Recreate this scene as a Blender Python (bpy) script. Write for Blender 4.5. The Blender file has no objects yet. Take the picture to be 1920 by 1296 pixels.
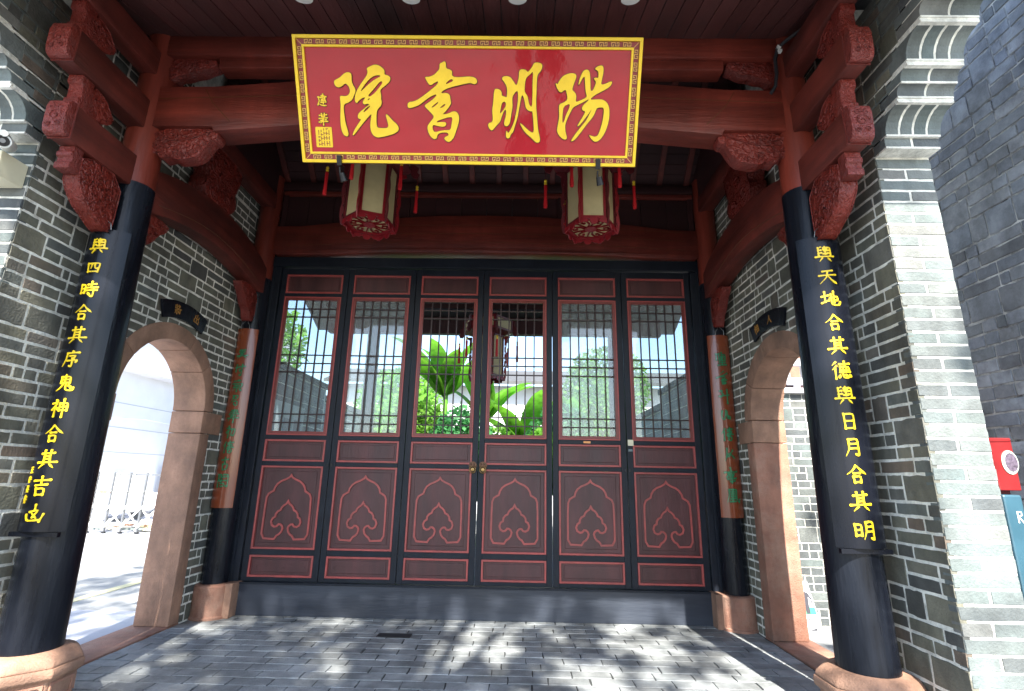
import bpy, bmesh, math, random
from mathutils import Vector, Matrix
from mathutils.geometry import tessellate_polygon
random.seed(7)
rad = math.radians
S = bpy.context.scene
C = S.collection
# ------------------------------------------------------------------ camera
CAMP = Vector((0.434, -5.627, 1.387))
YAW, PIT, ROL, FPX = -0.0165, 0.2529, 0.0184, 954.03
fw = Vector((math.sin(YAW)*math.cos(PIT), math.cos(YAW)*math.cos(PIT), math.sin(PIT)))
r0 = Vector((math.cos(YAW), -math.sin(YAW), 0)); u0 = r0.cross(fw)
cr = r0*math.cos(ROL)+u0*math.sin(ROL); cu = -r0*math.sin(ROL)+u0*math.cos(ROL)
cam = bpy.data.cameras.new('camera'); co = bpy.data.objects.new('camera', cam); C.objects.link(co)
m = Matrix((cr, cu, -fw)).transposed().to_4x4(); m.translation = CAMP
co.matrix_world = m
cam.sensor_width = 36; cam.lens = FPX/1920*36; cam.clip_start = 0.05; cam.clip_end = 600
S.camera = co
# ------------------------------------------------------------------ light
EL, AZ = 46.0, 6.0                       # sun height; degrees to the right of straight behind the viewer
sd = Vector((math.sin(rad(AZ))*math.cos(rad(EL)), -math.cos(rad(AZ))*math.cos(rad(EL)), math.sin(rad(EL))))
W = bpy.data.worlds.new('World'); S.world = W; W.use_nodes = True
nt = W.node_tree
sky = nt.nodes.new('ShaderNodeTexSky'); sky.sky_type = 'NISHITA'; sky.sun_disc = False
sky.sun_elevation = rad(EL); sky.sun_rotation = math.atan2(sd.x, sd.y)
bg = nt.nodes['Background']; bg.inputs[1].default_value = 0.125
nt.links.new(sky.outputs[0], bg.inputs[0])
sl = bpy.data.lights.new('sun', 'SUN'); sl.energy = 5.0; sl.angle = rad(0.53); sl.color = (1.0, 0.95, 0.87)
so = bpy.data.objects.new('sun', sl); C.objects.link(so); so.location = (3, -20, 20)
so.rotation_euler = (-sd).to_track_quat('-Z', 'Y').to_euler()
S.view_settings.view_transform = 'Standard'; S.view_settings.look = 'None'; S.view_settings.gamma = 1
S.view_settings.exposure = 2.0
S.render.engine = 'CYCLES'
S.cycles.max_bounces = 8; S.cycles.diffuse_bounces = 4; S.cycles.transparent_max_bounces = 12
# ------------------------------------------------------------------ materials
def mat(name, col, rough=.6, metal=0., carve=0., var=.15, scale=6., stretch=(1, 1, 1), bump=.1, coat=0., chips=None, chipcol=(.5, .5, .45),
        chipscale=9., rnd=0., fine=40., dirt=None, dirtfac=.5, dirtscale=2.5, spec=.5, palette=None, trans=0., stain=0.):
    m = bpy.data.materials.new(name); m.use_nodes = True
    t = m.node_tree; N = t.nodes; L = t.links
    b = N['Principled BSDF']
    geo = N.new('ShaderNodeNewGeometry'); mp = N.new('ShaderNodeMapping'); mp.inputs['Scale'].default_value = stretch
    L.new(geo.outputs['Position'], mp.inputs['Vector'])
    n1 = N.new('ShaderNodeTexNoise'); n1.inputs['Scale'].default_value = scale; n1.inputs['Detail'].default_value = 6; n1.inputs['Roughness'].default_value = .62
    n2 = N.new('ShaderNodeTexNoise'); n2.inputs['Scale'].default_value = fine; n2.inputs['Detail'].default_value = 4
    L.new(mp.outputs[0], n1.inputs['Vector']); L.new(mp.outputs[0], n2.inputs['Vector'])
    rgb = N.new('ShaderNodeRGB'); rgb.outputs[0].default_value = (*col, 1); cur = rgb.outputs[0]
    oi = N.new('ShaderNodeObjectInfo')
    if palette:
        cr_ = N.new('ShaderNodeValToRGB'); cr_.color_ramp.interpolation = 'LINEAR'
        e = cr_.color_ramp.elements; e[0].position = 0; e[0].color = (*palette[0], 1); e[1].position = 1; e[1].color = (*palette[-1], 1)
        for i, c in enumerate(palette[1:-1]):
            q = e.new((i+1)/(len(palette)-1)); q.color = (*c, 1)
        L.new(oi.outputs['Random'], cr_.inputs[0]); cur = cr_.outputs[0]
    hsv = N.new('ShaderNodeHueSaturation'); L.new(cur, hsv.inputs['Color'])
    ad = N.new('ShaderNodeMath'); ad.operation = 'ADD'
    mr = N.new('ShaderNodeMapRange'); mr.inputs['From Min'].default_value = .25; mr.inputs['From Max'].default_value = .75
    mr.inputs['To Min'].default_value = 1-var; mr.inputs['To Max'].default_value = 1+var
    L.new(n1.outputs['Fac'], mr.inputs['Value'])
    mr2 = N.new('ShaderNodeMapRange'); mr2.inputs['To Min'].default_value = -rnd; mr2.inputs['To Max'].default_value = rnd
    L.new(oi.outputs['Random'], mr2.inputs['Value'])
    L.new(mr.outputs[0], ad.inputs[0]); L.new(mr2.outputs[0], ad.inputs[1]); L.new(ad.outputs[0], hsv.inputs['Value'])
    cur = hsv.outputs[0]
    if dirt:
        n3 = N.new('ShaderNodeTexNoise'); n3.inputs['Scale'].default_value = dirtscale; n3.inputs['Detail'].default_value = 8; n3.inputs['Roughness'].default_value = .7
        L.new(mp.outputs[0], n3.inputs['Vector'])
        r3 = N.new('ShaderNodeMapRange'); r3.inputs['From Min'].default_value = .45; r3.inputs['From Max'].default_value = .7; r3.inputs['To Max'].default_value = dirtfac
        L.new(n3.outputs['Fac'], r3.inputs['Value'])
        mx = N.new('ShaderNodeMix'); mx.data_type = 'RGBA'; L.new(r3.outputs[0], mx.inputs[0]); L.new(cur, mx.inputs[6]); mx.inputs[7].default_value = (*dirt, 1)
        cur = mx.outputs[2]
    if stain:                                                # broad damp streaks that run across many pieces
        ms = N.new('ShaderNodeMapping'); ms.inputs['Scale'].default_value = (1, 1, .35); L.new(geo.outputs['Position'], ms.inputs['Vector'])
        n5 = N.new('ShaderNodeTexNoise'); n5.inputs['Scale'].default_value = 2.2; n5.inputs['Detail'].default_value = 7; n5.inputs['Roughness'].default_value = .65
        L.new(ms.outputs[0], n5.inputs['Vector'])
        r5 = N.new('ShaderNodeMapRange'); r5.inputs['From Min'].default_value = .38; r5.inputs['From Max'].default_value = .62; r5.inputs['To Min'].default_value = 1-stain; r5.inputs['To Max'].default_value = 1+stain*.5
        L.new(n5.outputs['Fac'], r5.inputs['Value'])
        h5 = N.new('ShaderNodeHueSaturation'); L.new(cur, h5.inputs['Color']); L.new(r5.outputs[0], h5.inputs['Value']); cur = h5.outputs[0]
    if chips:
        n4 = N.new('ShaderNodeTexNoise'); n4.inputs['Scale'].default_value = chipscale; n4.inputs['Detail'].default_value = 9; n4.inputs['Roughness'].default_value = .75
        L.new(mp.outputs[0], n4.inputs['Vector'])
        r4 = N.new('ShaderNodeMapRange'); r4.inputs['From Min'].default_value = chips; r4.inputs['From Max'].default_value = chips+.015
        L.new(n4.outputs['Fac'], r4.inputs['Value'])
        mx = N.new('ShaderNodeMix'); mx.data_type = 'RGBA'; L.new(r4.outputs[0], mx.inputs[0]); L.new(cur, mx.inputs[6]); mx.inputs[7].default_value = (*chipcol, 1)
        cur = mx.outputs[2]
    L.new(cur, b.inputs['Base Color'])
    b.inputs['Roughness'].default_value = rough; b.inputs['Metallic'].default_value = metal
    b.inputs['Specular IOR Level'].default_value = spec
    rr = N.new('ShaderNodeMapRange'); rr.inputs['To Min'].default_value = max(0.02, rough-.12); rr.inputs['To Max'].default_value = min(1, rough+.12)
    L.new(n1.outputs['Fac'], rr.inputs['Value']); L.new(rr.outputs[0], b.inputs['Roughness'])
    if coat: b.inputs['Coat Weight'].default_value = coat; b.inputs['Coat Roughness'].default_value = .06
    if trans: b.inputs['Transmission Weight'].default_value = trans
    if carve:
        vo = N.new('ShaderNodeTexVoronoi'); vo.feature = 'SMOOTH_F1'; vo.inputs['Scale'].default_value = carve
        nd = N.new('ShaderNodeTexNoise'); nd.inputs['Scale'].default_value = carve*.35; nd.inputs['Detail'].default_value = 3
        va = N.new('ShaderNodeVectorMath'); va.operation = 'MULTIPLY_ADD'; va.inputs[1].default_value = (.09, .09, .09)
        L.new(nd.outputs['Color'], va.inputs[0]); L.new(geo.outputs['Position'], va.inputs[2]); L.new(va.outputs[0], vo.inputs['Vector'])
        sn = N.new('ShaderNodeMath'); sn.operation = 'SINE'; ml = N.new('ShaderNodeMath'); ml.operation = 'MULTIPLY'; ml.inputs[1].default_value = 16
        L.new(vo.outputs['Distance'], ml.inputs[0]); L.new(ml.outputs[0], sn.inputs[0])
        bc = N.new('ShaderNodeBump'); bc.inputs['Strength'].default_value = .55; bc.inputs['Distance'].default_value = .012
        L.new(sn.outputs[0], bc.inputs['Height'])
    if bump:
        mm = N.new('ShaderNodeMath'); mm.operation = 'ADD'; L.new(n1.outputs['Fac'], mm.inputs[0]); L.new(n2.outputs['Fac'], mm.inputs[1])
        bp = N.new('ShaderNodeBump'); bp.inputs['Strength'].default_value = bump; bp.inputs['Distance'].default_value = .01
        L.new(mm.outputs[0], bp.inputs['Height']); (L.new(bc.outputs[0], bp.inputs['Normal']) if carve else None); L.new(bp.outputs[0], b.inputs['Normal'])
        if coat: L.new(bp.outputs[0], b.inputs['Coat Normal'])
    return m
def leafmat(name, col, tr=.5, rnd=.3):
    m = mat(name, col, .5, var=.55, scale=7., bump=.3, rnd=rnd, dirt=(col[0]*1.6, col[1]*1.1, col[2]), dirtscale=3)
    t = m.node_tree; b = t.nodes['Principled BSDF']; o = t.nodes['Material Output']
    tl = t.nodes.new('ShaderNodeBsdfTranslucent'); mx = t.nodes.new('ShaderNodeMixShader'); mx.inputs[0].default_value = tr
    src = b.inputs['Base Color'].links[0].from_socket
    t.links.new(src, tl.inputs[0]); t.links.new(b.outputs[0], mx.inputs[1]); t.links.new(tl.outputs[0], mx.inputs[2]); t.links.new(mx.outputs[0], o.inputs[0])
    return m
def glassmat():
    m = bpy.data.materials.new('window glass'); m.use_nodes = True; t = m.node_tree; N = t.nodes; L = t.links
    for n in list(N):
        if n.type == 'BSDF_PRINCIPLED': N.remove(n)
    tr = N.new('ShaderNodeBsdfTransparent'); tr.inputs[0].default_value = (.9, .95, .94, 1)
    gl = N.new('ShaderNodeBsdfGlossy'); gl.inputs['Roughness'].default_value = .03
    df = N.new('ShaderNodeBsdfDiffuse'); df.inputs[0].default_value = (.6, .68, .7, 1)
    fr = N.new('ShaderNodeFresnel'); fr.inputs[0].default_value = 1.7
    m1 = N.new('ShaderNodeMixShader'); L.new(fr.outputs[0], m1.inputs[0]); L.new(tr.outputs[0], m1.inputs[1]); L.new(gl.outputs[0], m1.inputs[2])
    m2 = N.new('ShaderNodeMixShader'); m2.inputs[0].default_value = .15; L.new(m1.outputs[0], m2.inputs[1]); L.new(df.outputs[0], m2.inputs[2])
    L.new(m2.outputs[0], N['Material Output'].inputs[0]); return m
RX, RY, RZ = (.12, 1, 1), (1, .12, 1), (1, 1, .12)
redX = mat('red lacquer along x', (.185, .030, .019), .45, stain=.3, var=.5, scale=7, stretch=RX, bump=.35, fine=60, dirt=(.06, .012, .010), dirtfac=.85, dirtscale=4)
redY = mat('red lacquer along y', (.145, .026, .018), .52, stain=.3, var=.5, scale=7, stretch=RY, bump=.35, fine=60, dirt=(.055, .014, .012), dirtfac=.85, dirtscale=4)
redZ = mat('red lacquer along z', (.21, .032, .018), .42, var=.45, scale=6, stretch=RZ, bump=.3, fine=50, dirt=(.09, .018, .013), dirtfac=.75, dirtscale=4)
carv = mat('carved red wood', (.19, .022, .014), .42, carve=20., var=.3, scale=12, bump=.3, fine=70, dirt=(.12, .022, .018), dirtfac=.6, chips=.73, chipcol=(.45, .2, .17))
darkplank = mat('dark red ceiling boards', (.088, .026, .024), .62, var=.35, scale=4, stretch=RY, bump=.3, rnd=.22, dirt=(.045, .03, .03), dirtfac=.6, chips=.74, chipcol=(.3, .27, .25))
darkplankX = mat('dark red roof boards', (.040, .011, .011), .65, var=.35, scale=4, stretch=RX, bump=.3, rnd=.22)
black = mat('black lacquer', (.005, .0062, .010), .27, spec=.26, var=.45, scale=6, stretch=RZ, bump=.3, fine=50, chips=.725, chipcol=(.42, .40, .32), chipscale=7, dirt=(.022, .027, .038), dirtfac=.6, dirtscale=4)
blackB = mat('black board paint', (.0045, .0055, .009), .25, spec=.26, var=.3, scale=4, stretch=RZ, bump=.07, fine=30, dirt=(.014, .016, .026), dirtfac=.35)
blackD = mat('blue black door paint', (.008, .011, .018), .5, spec=.25, var=.3, scale=7, bump=.15, fine=60, chips=.75, chipcol=(.35, .38, .36), chipscale=14, dirt=(.020, .026, .036), dirtfac=.5)
sillm = mat('blue black sill paint', (.022, .028, .042), .5, var=.3, scale=5, stretch=RX, bump=.2, fine=50, chips=.76, chipcol=(.4, .42, .42), chipscale=16, dirt=(.05, .06, .075), dirtfac=.5)
panelm = mat('purple brown door panel', (.074, .023, .024), .5, stain=.3, var=.3, scale=6, stretch=RZ, bump=.25, fine=60, dirt=(.045, .018, .022), dirtfac=.6)
moul = mat('rose red moulding', (.34, .062, .056), .45, var=.25, scale=14, bump=.1, dirt=(.20, .05, .045), dirtfac=.6)
winred = mat('dark red window frame', (.17, .028, .024), .45, var=.25, scale=10, bump=.1)
latm = mat('dark brown lattice', (.030, .013, .014), .5, var=.2, scale=20, bump=.05)
stone = mat('buff red sandstone', (.34, .195, .13), .8, stain=.3, var=.3, scale=5, bump=.6, fine=90, dirt=(.20, .12, .085), dirtfac=.75, dirtscale=4, chips=.73, chipcol=(.55, .45, .35), rnd=.06)
stoneR = mat('reddish sandstone', (.31, .15, .10), .78, stain=.3, var=.3, scale=5, bump=.6, fine=90, dirt=(.40, .29, .22), dirtfac=.55, dirtscale=4, rnd=.06)
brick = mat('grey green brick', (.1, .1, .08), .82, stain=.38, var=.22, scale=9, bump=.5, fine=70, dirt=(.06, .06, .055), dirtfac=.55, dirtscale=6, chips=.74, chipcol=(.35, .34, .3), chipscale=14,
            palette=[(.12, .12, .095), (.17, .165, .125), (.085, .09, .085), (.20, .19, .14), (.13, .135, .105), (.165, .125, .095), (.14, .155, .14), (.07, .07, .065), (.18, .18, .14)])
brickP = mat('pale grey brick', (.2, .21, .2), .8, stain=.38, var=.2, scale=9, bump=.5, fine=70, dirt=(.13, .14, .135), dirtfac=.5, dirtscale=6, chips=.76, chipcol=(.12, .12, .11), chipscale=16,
             palette=[(.13, .165, .16), (.175, .19, .18), (.105, .135, .132), (.19, .19, .175), (.125, .16, .158), (.155, .175, .168), (.075, .085, .09), (.15, .18, .175)])
brickN = mat('blue grey brick', (.1, .12, .16), .7, stain=.38, var=.25, scale=7, bump=.5, fine=60, dirt=(.045, .05, .06), dirtfac=.6, dirtscale=5, chips=.75, chipcol=(.45, .46, .48), chipscale=10,
             palette=[(.23, .26, .31), (.32, .35, .40), (.16, .18, .20), (.37, .39, .43), (.24, .27, .33), (.20, .21, .23), (.29, .32, .37)])
mortar = mat('white lime mortar', (.84, .83, .75), .9, stain=.28, var=.22, scale=14, bump=.8, fine=60, dirt=(.30, .30, .26), dirtfac=.6, dirtscale=8)
mortarN = mat('dark stained mortar', (.50, .50, .50), .9, var=.6, scale=6, bump=.8, fine=60, dirt=(.02, .02, .022), dirtfac=1., dirtscale=7)
paver = mat('blue grey floor brick', (.27, .285, .285), .66, stain=.38, var=.25, scale=7, bump=.5, fine=70, rnd=.18, dirt=(.10, .12, .125), dirtfac=.5, dirtscale=5, chips=.74, chipcol=(.30, .32, .31), chipscale=12)
joint = mat('dark floor joint', (.03, .032, .032), .95, var=.3, scale=12, bump=.5)
pave2 = mat('pale outdoor paving', (.25, .255, .255), .8, var=.15, scale=4, bump=.25, rnd=.1)
groundm = mat('outdoor ground', (.15, .15, .14), .85, var=.18, scale=.8, bump=.3, fine=30)
signred = mat('glossy sign red', (.44, .003, .012), .38, var=.12, scale=2.6, bump=.26, fine=6, coat=.9, spec=.2)
gold = mat('gold leaf paint', (.90, .62, .035), .34, metal=.25, var=.10, scale=12, bump=.1, fine=40)
goldline = mat('dull gold line', (.75, .42, .12), .4, metal=.1, var=.1, scale=20, bump=0)
bandm = mat('dark red border band', (.26, .012, .012), .4, var=.15, scale=10, bump=.05, coat=.4)
outl = mat('dark outline', (.10, .035, .01), .5, var=.1, bump=0)
yellowch = mat('chrome yellow lettering', (.86, .60, .012), .42, var=.1, scale=16, bump=.1)
dimgold = mat('dim gold lettering', (.40, .18, .03), .45, var=.2, scale=16, bump=.1)
greench = mat('green carved lettering', (.014, .19, .075), .30, var=.3, scale=14, bump=.15, coat=.5)
varn = mat('orange brown varnished wood', (.24, .050, .014), .28, var=.5, scale=4, stretch=(1, 1, .1), bump=.08, fine=40, coat=.5, dirt=(.10, .028, .02), dirtfac=.8, dirtscale=4)
lampcream = mat('cream lantern panel', (.47, .39, .20), .6, var=.12, scale=8, bump=.05, dirt=(.45, .36, .18), dirtfac=.4, trans=0)
lampred = mat('lantern red paint', (.22, .008, .013), .42, var=.2, scale=14, bump=.1)
lampdark = mat('lantern maroon paint', (.11, .012, .016), .45, var=.25, scale=14, bump=.1)
tasselm = mat('red silk tassel', (.55, .010, .016), .55, var=.3, scale=60, stretch=(1, 1, .05), bump=.5)
metalb = mat('black metal', (.02, .02, .022), .4, metal=.4, var=.2, bump=0)
bronze = mat('brown bronze', (.11, .055, .03), .45, metal=.6, var=.35, scale=30, bump=.4)
brass = mat('worn brass ring', (.26, .17, .07), .35, metal=1., var=.2, bump=0)
whitep = mat('white enamel', (.75, .76, .72), .4, var=.08, bump=0)
lampgrey = mat('pale green white lamp shell', (.52, .58, .50), .5, var=.1, bump=0)
creamp = mat('cream plastic', (.68, .64, .46), .5, var=.08, bump=.05)
whitewall = mat('white render', (.66, .66, .69), .85, var=.05, scale=2, bump=.1)
greyline = mat('grey joint line', (.40, .41, .45), .8, var=.1, bump=0)
steel = mat('stainless steel', (.22, .225, .235), .45, metal=.85, var=.1, bump=0)
cable = mat('black cable', (.018, .018, .022), .5, var=.1, bump=0)
kred = mat('red sheet metal', (.20, .013, .014), .35, var=.15, scale=6, bump=.05, coat=.3)
kdark = mat('dark red sheet metal', (.10, .010, .012), .45, var=.15, scale=6, bump=.05)
kblue = mat('blue teal panel', (.03, .085, .12), .4, var=.15, scale=5, bump=.03, coat=.3)
postw = mat('white poster paper', (.72, .75, .78), .5, var=.04, bump=0)
postg = mat('poster green', (.02, .28, .16), .5, var=.05, bump=0)
postk = mat('poster dark print', (.02, .02, .03), .5, var=.05, bump=0)
postc = mat('poster teal print', (.08, .35, .35), .5, var=.05, bump=0)
skin = mat('printed skin tone', (.6, .38, .28), .5, var=.05, bump=0)
tile = mat('dark grey roof tile', (.07, .072, .075), .8, var=.3, scale=8, bump=.5)
palegreen = mat('hazy far wall', (.55, .60, .58), .85, var=.1, scale=1, bump=0)
yline = mat('yellow road paint', (.60, .56, .34), .7, var=.15, bump=0)
bark = mat('tree bark', (.12, .09, .065), .9, var=.3, scale=8, bump=.8)
leafA = leafmat('tree leaves', (.055, .12, .025))
leafB = leafmat('banana leaves', (.11, .31, .025), .6)
leafC = leafmat('garden leaves', (.14, .34, .04), .55)
leafD = leafmat('blue green garden leaves', (.07, .27, .09), .5)
cartyre = mat('dark car window', (.03, .05, .06), .2, var=.1, bump=0)
orange = mat('orange stripe', (.75, .32, .10), .5, var=.1, bump=0)
glass = glassmat()
# ------------------------------------------------------------------ helpers
def thing(name, label, cat, loc=(0, 0, 0), group=None, rz=0.):
    o = bpy.data.objects.new(name, None); C.objects.link(o); o.empty_display_size = .2
    o.location = loc; o.rotation_euler = (0, 0, rz); o['label'] = label; o['category'] = cat
    if group: o['group'] = group
    return o
def tag(o, label, cat, group=None):
    o['label'] = label; o['category'] = cat
    if group: o['group'] = group
    return o
def frame(o, r, u):
    o = Vector(o); r = Vector(r).normalized(); u = Vector(u).normalized(); n = r.cross(u)
    return lambda a, b, c=0.: o+r*a+u*b+n*c
def cyl(cx, cy, z0, R):                  # wraps (a, b, c) round a vertical cylinder facing -Y
    def f(a, b, c=0.):
        t = a/R
        return Vector((cx+math.sin(t)*(R+c), cy-math.cos(t)*(R+c), z0+b))
    return f
IDF = lambda a, b, c=0.: Vector((a, b, c))
class G:
    def __init__(s): s.v = []; s.f = []
    def quadbox(s, P, bev=0.):           # P: 8 corners, 0-3 bottom loop, 4-7 top loop
        n = len(s.v); s.v += [Vector(p) for p in P]
        for f in ((3, 2, 1, 0), (4, 5, 6, 7), (0, 1, 5, 4), (1, 2, 6, 5), (2, 3, 7, 6), (3, 0, 4, 7)): s.f.append([n+i for i in f])
        return s
    def box(s, x0, x1, y0, y1, z0, z1, fn=IDF):
        return s.quadbox([fn(x0, y0, z0), fn(x1, y0, z0), fn(x1, y1, z0), fn(x0, y1, z0), fn(x0, y0, z1), fn(x1, y0, z1), fn(x1, y1, z1), fn(x0, y1, z1)])
    def prism(s, poly, fn, c0, c1, holes=()):
        loops = [list(poly)]+[list(h) for h in holes]
        flat = [p for l in loops for p in l]
        tris = tessellate_polygon([[Vector((p[0], p[1], 0)) for p in l] for l in loops])
        n = len(s.v); k = len(flat)
        s.v += [fn(p[0], p[1], c1) for p in flat]+[fn(p[0], p[1], c0) for p in flat]
        for t in tris:
            a, b, c = [flat[i] for i in t]
            t = list(t)
            if (b[0]-a[0])*(c[1]-a[1])-(b[1]-a[1])*(c[0]-a[0]) < 0: t.reverse()
            s.f.append([n+i for i in t]); s.f.append([n+k+i for i in reversed(t)])
        q = 0
        for li, l in enumerate(loops):
            A = sum(l[i-1][0]*l[i][1]-l[i][0]*l[i-1][1] for i in range(len(l)))
            for i in range(len(l)):
                a, b = q+i, q+(i+1) % len(l)
                if (A < 0) != (li > 0): a, b = b, a
                s.f.append([n+k+a, n+k+b, n+b, n+a])
            q += len(l)
        return s
    def tube(s, pts, r, seg=6, caps=True):
        pts = [Vector(p) for p in pts]; n0 = len(s.v); k = len(pts)
        for i, p in enumerate(pts):
            d = (pts[min(i+1, k-1)]-pts[max(i-1, 0)]).normalized()
            a = d.cross(Vector((0, 0, 1)))
            if a.length < .15: a = d.cross(Vector((0, 1, 0)))
            a.normalize(); b = a.cross(d)
            rr = r[i] if isinstance(r, (list, tuple)) else r
            for j in range(seg):
                t = 2*math.pi*j/seg; s.v.append(p+a*math.cos(t)*rr+b*math.sin(t)*rr)
        for i in range(k-1):
            for j in range(seg):
                q = (j+1) % seg; s.f.append([n0+i*seg+j, n0+(i+1)*seg+j, n0+(i+1)*seg+q, n0+i*seg+q])
        if caps:
            s.f.append([n0+j for j in range(seg)]); s.f.append([n0+(k-1)*seg+j for j in reversed(range(seg))])
        return s
    def lathe(s, prof, seg=24, c=(0, 0, 0), a0=0., caps=True):
        n0 = len(s.v)
        for r, z in prof:
            for j in range(seg):
                t = a0+2*math.pi*j/seg; s.v.append(Vector((c[0]+r*math.cos(t), c[1]+r*math.sin(t), c[2]+z)))
        for i in range(len(prof)-1):
            for j in range(seg):
                q = (j+1) % seg; s.f.append([n0+i*seg+j, n0+i*seg+q, n0+(i+1)*seg+q, n0+(i+1)*seg+j])
        if caps:
            s.f.append([n0+j for j in reversed(range(seg))]); s.f.append([n0+(len(prof)-1)*seg+j for j in range(seg)])
        return s
    def ribbon(s, pts, w, fn, c0, c1, closed=False):   # flat raised line following pts; w = width or list
        k = len(pts); L = []; R = []
        for i in range(k):
            p = Vector(pts[i])
            if closed: a = Vector(pts[i-1]); b = Vector(pts[(i+1) % k])
            else: a = Vector(pts[max(i-1, 0)]); b = Vector(pts[min(i+1, k-1)])
            d1 = (p-a); d2 = (b-p)
            if d1.length < 1e-9: d1 = d2
            if d2.length < 1e-9: d2 = d1
            d1 = d1.normalized(); d2 = d2.normalized(); t = (d1+d2)
            t = t.normalized() if t.length > .2 else d2
            nn = Vector((-t.y, t.x)); mi = 1/max(.5, abs(nn.dot(Vector((-d2.y, d2.x)))))
            ww = (w[i] if isinstance(w, (list, tuple)) else w)/2*mi
            L.append(p+nn*ww); R.append(p-nn*ww)
        n = len(s.v)
        for i in range(k):
            s.v += [fn(L[i].x, L[i].y, c1), fn(R[i].x, R[i].y, c1), fn(R[i].x, R[i].y, c0), fn(L[i].x, L[i].y, c0)]
        for i in range(k if closed else k-1):
            a = n+4*i; b = n+4*((i+1) % k)
            for e in ((0, 1), (1, 2), (3, 0)): s.f.append([a+e[0], a+e[1], b+e[1], b+e[0]])
        if not closed: s.f.append([n+3, n+2, n+1, n]); e = n+4*(k-1); s.f.append([e, e+1, e+2, e+3])
        return s
    def obj(s, name, m, parent=None, bev=0., smooth=False, kind=None):
        me = bpy.data.meshes.new(name)
        off = Vector((0, 0, 0))
        if parent is not None:
            off = getw(parent)
        me.from_pydata([tuple(v-off) for v in s.v], [], s.f); me.materials.append(m)
        if bev:
            bm = bmesh.new(); bm.from_mesh(me); bmesh.ops.remove_doubles(bm, verts=bm.verts, dist=1e-5)
            ed = [e for e in bm.edges if len(e.link_faces) == 2 and e.calc_face_angle(0) > .5]
            bmesh.ops.bevel(bm, geom=ed, offset=bev, segments=2, affect='EDGES', profile=.5, clamp_overlap=True)
            bm.to_mesh(me); bm.free()
        if smooth:
            me.polygons.foreach_set('use_smooth', [True]*len(me.polygons))
            try: me.set_sharp_from_angle(angle=rad(35))
            except Exception: pass
        o = bpy.data.objects.new(name, me); C.objects.link(o)
        if parent is not None: o.parent = parent
        if kind: o['kind'] = kind
        return o
def getw(o):
    p = Vector((0, 0, 0))
    while o is not None: p += o.location; o = o.parent
    return p
def dup(o, parent=None):
    c = o.copy(); C.objects.link(c); c.parent = parent
    for ch in o.children: dup(ch, c)
    return c
def chaikin(p, n=1, closed=True):
    for _ in range(n):
        q = []
        for i in range(len(p) if closed else len(p)-1):
            a, b = p[i], p[(i+1) % len(p)]
            q += [(a[0]*.75+b[0]*.25, a[1]*.75+b[1]*.25), (a[0]*.25+b[0]*.75, a[1]*.25+b[1]*.75)]
        if not closed: q = [p[0]]+q+[p[-1]]
        p = q
    return p
def spiral(cx, cy, r, turns, a0, hand=1, n=14):
    return [(cx+r*(1-i/n*.85)*math.cos(a0+hand*2*math.pi*turns*i/n), cy+r*(1-i/n*.85)*math.sin(a0+hand*2*math.pi*turns*i/n)) for i in range(n+1)]
def fillchar(g, strokes, fn, cx, cy, size, base=.105, c0=0., c1=.004, sx=1.):
    """brush strokes on a 100 x 100 grid, y down; h even, p thinning, n swelling, d dot"""
    for si, st in enumerate(strokes.split(';')):
        kind, pts = st.strip().split(':')
        P = [tuple(float(v) for v in q.split(',')) for q in pts.split()]
        P = [(cx+(x/100-.5)*size*sx, cy-(y/100-.5)*size) for x, y in P]
        Q = []
        for i in range(len(P)-1):
            m_ = max(2, int(math.dist(P[i], P[i+1])/(size*.12)))
            Q += [(P[i][0]+(P[i+1][0]-P[i][0])*j/m_, P[i][1]+(P[i+1][1]-P[i][1])*j/m_) for j in range(m_)]
        Q.append(P[-1]); Q = [Q[0]]+[((a[0]+2*b[0]+c[0])/4, (a[1]+2*b[1]+c[1])/4) for a, b, c in zip(Q, Q[1:], Q[2:])]+[Q[-1]]
        n_ = len(Q); wd = []
        for i in range(n_):
            t = i/(n_-1)
            if kind == 'h': w = .78+.45*abs(2*t-1)**2
            elif kind == 'p': w = 1.15-.95*t
            elif kind == 'n': w = .45+1.2*t if t < .8 else 1.41*(1-t)/.2+.05
            else: w = .5+1.2*math.sin(t*2.2)
            wd.append(w*base*size)
        d = .00012*si
        g.ribbon(Q, wd, fn, c0, c1+d)
        if kind in 'hd':
            for e in ((0, n_-1) if kind == 'h' else (n_-1,)):
                r_ = wd[e]*.56
                g.prism([(Q[e][0]+r_*math.cos(a*math.pi/4+.4), Q[e][1]+r_*math.sin(a*math.pi/4+.4)) for a in range(8)], fn, c0, c1+d+.00006)
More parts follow.
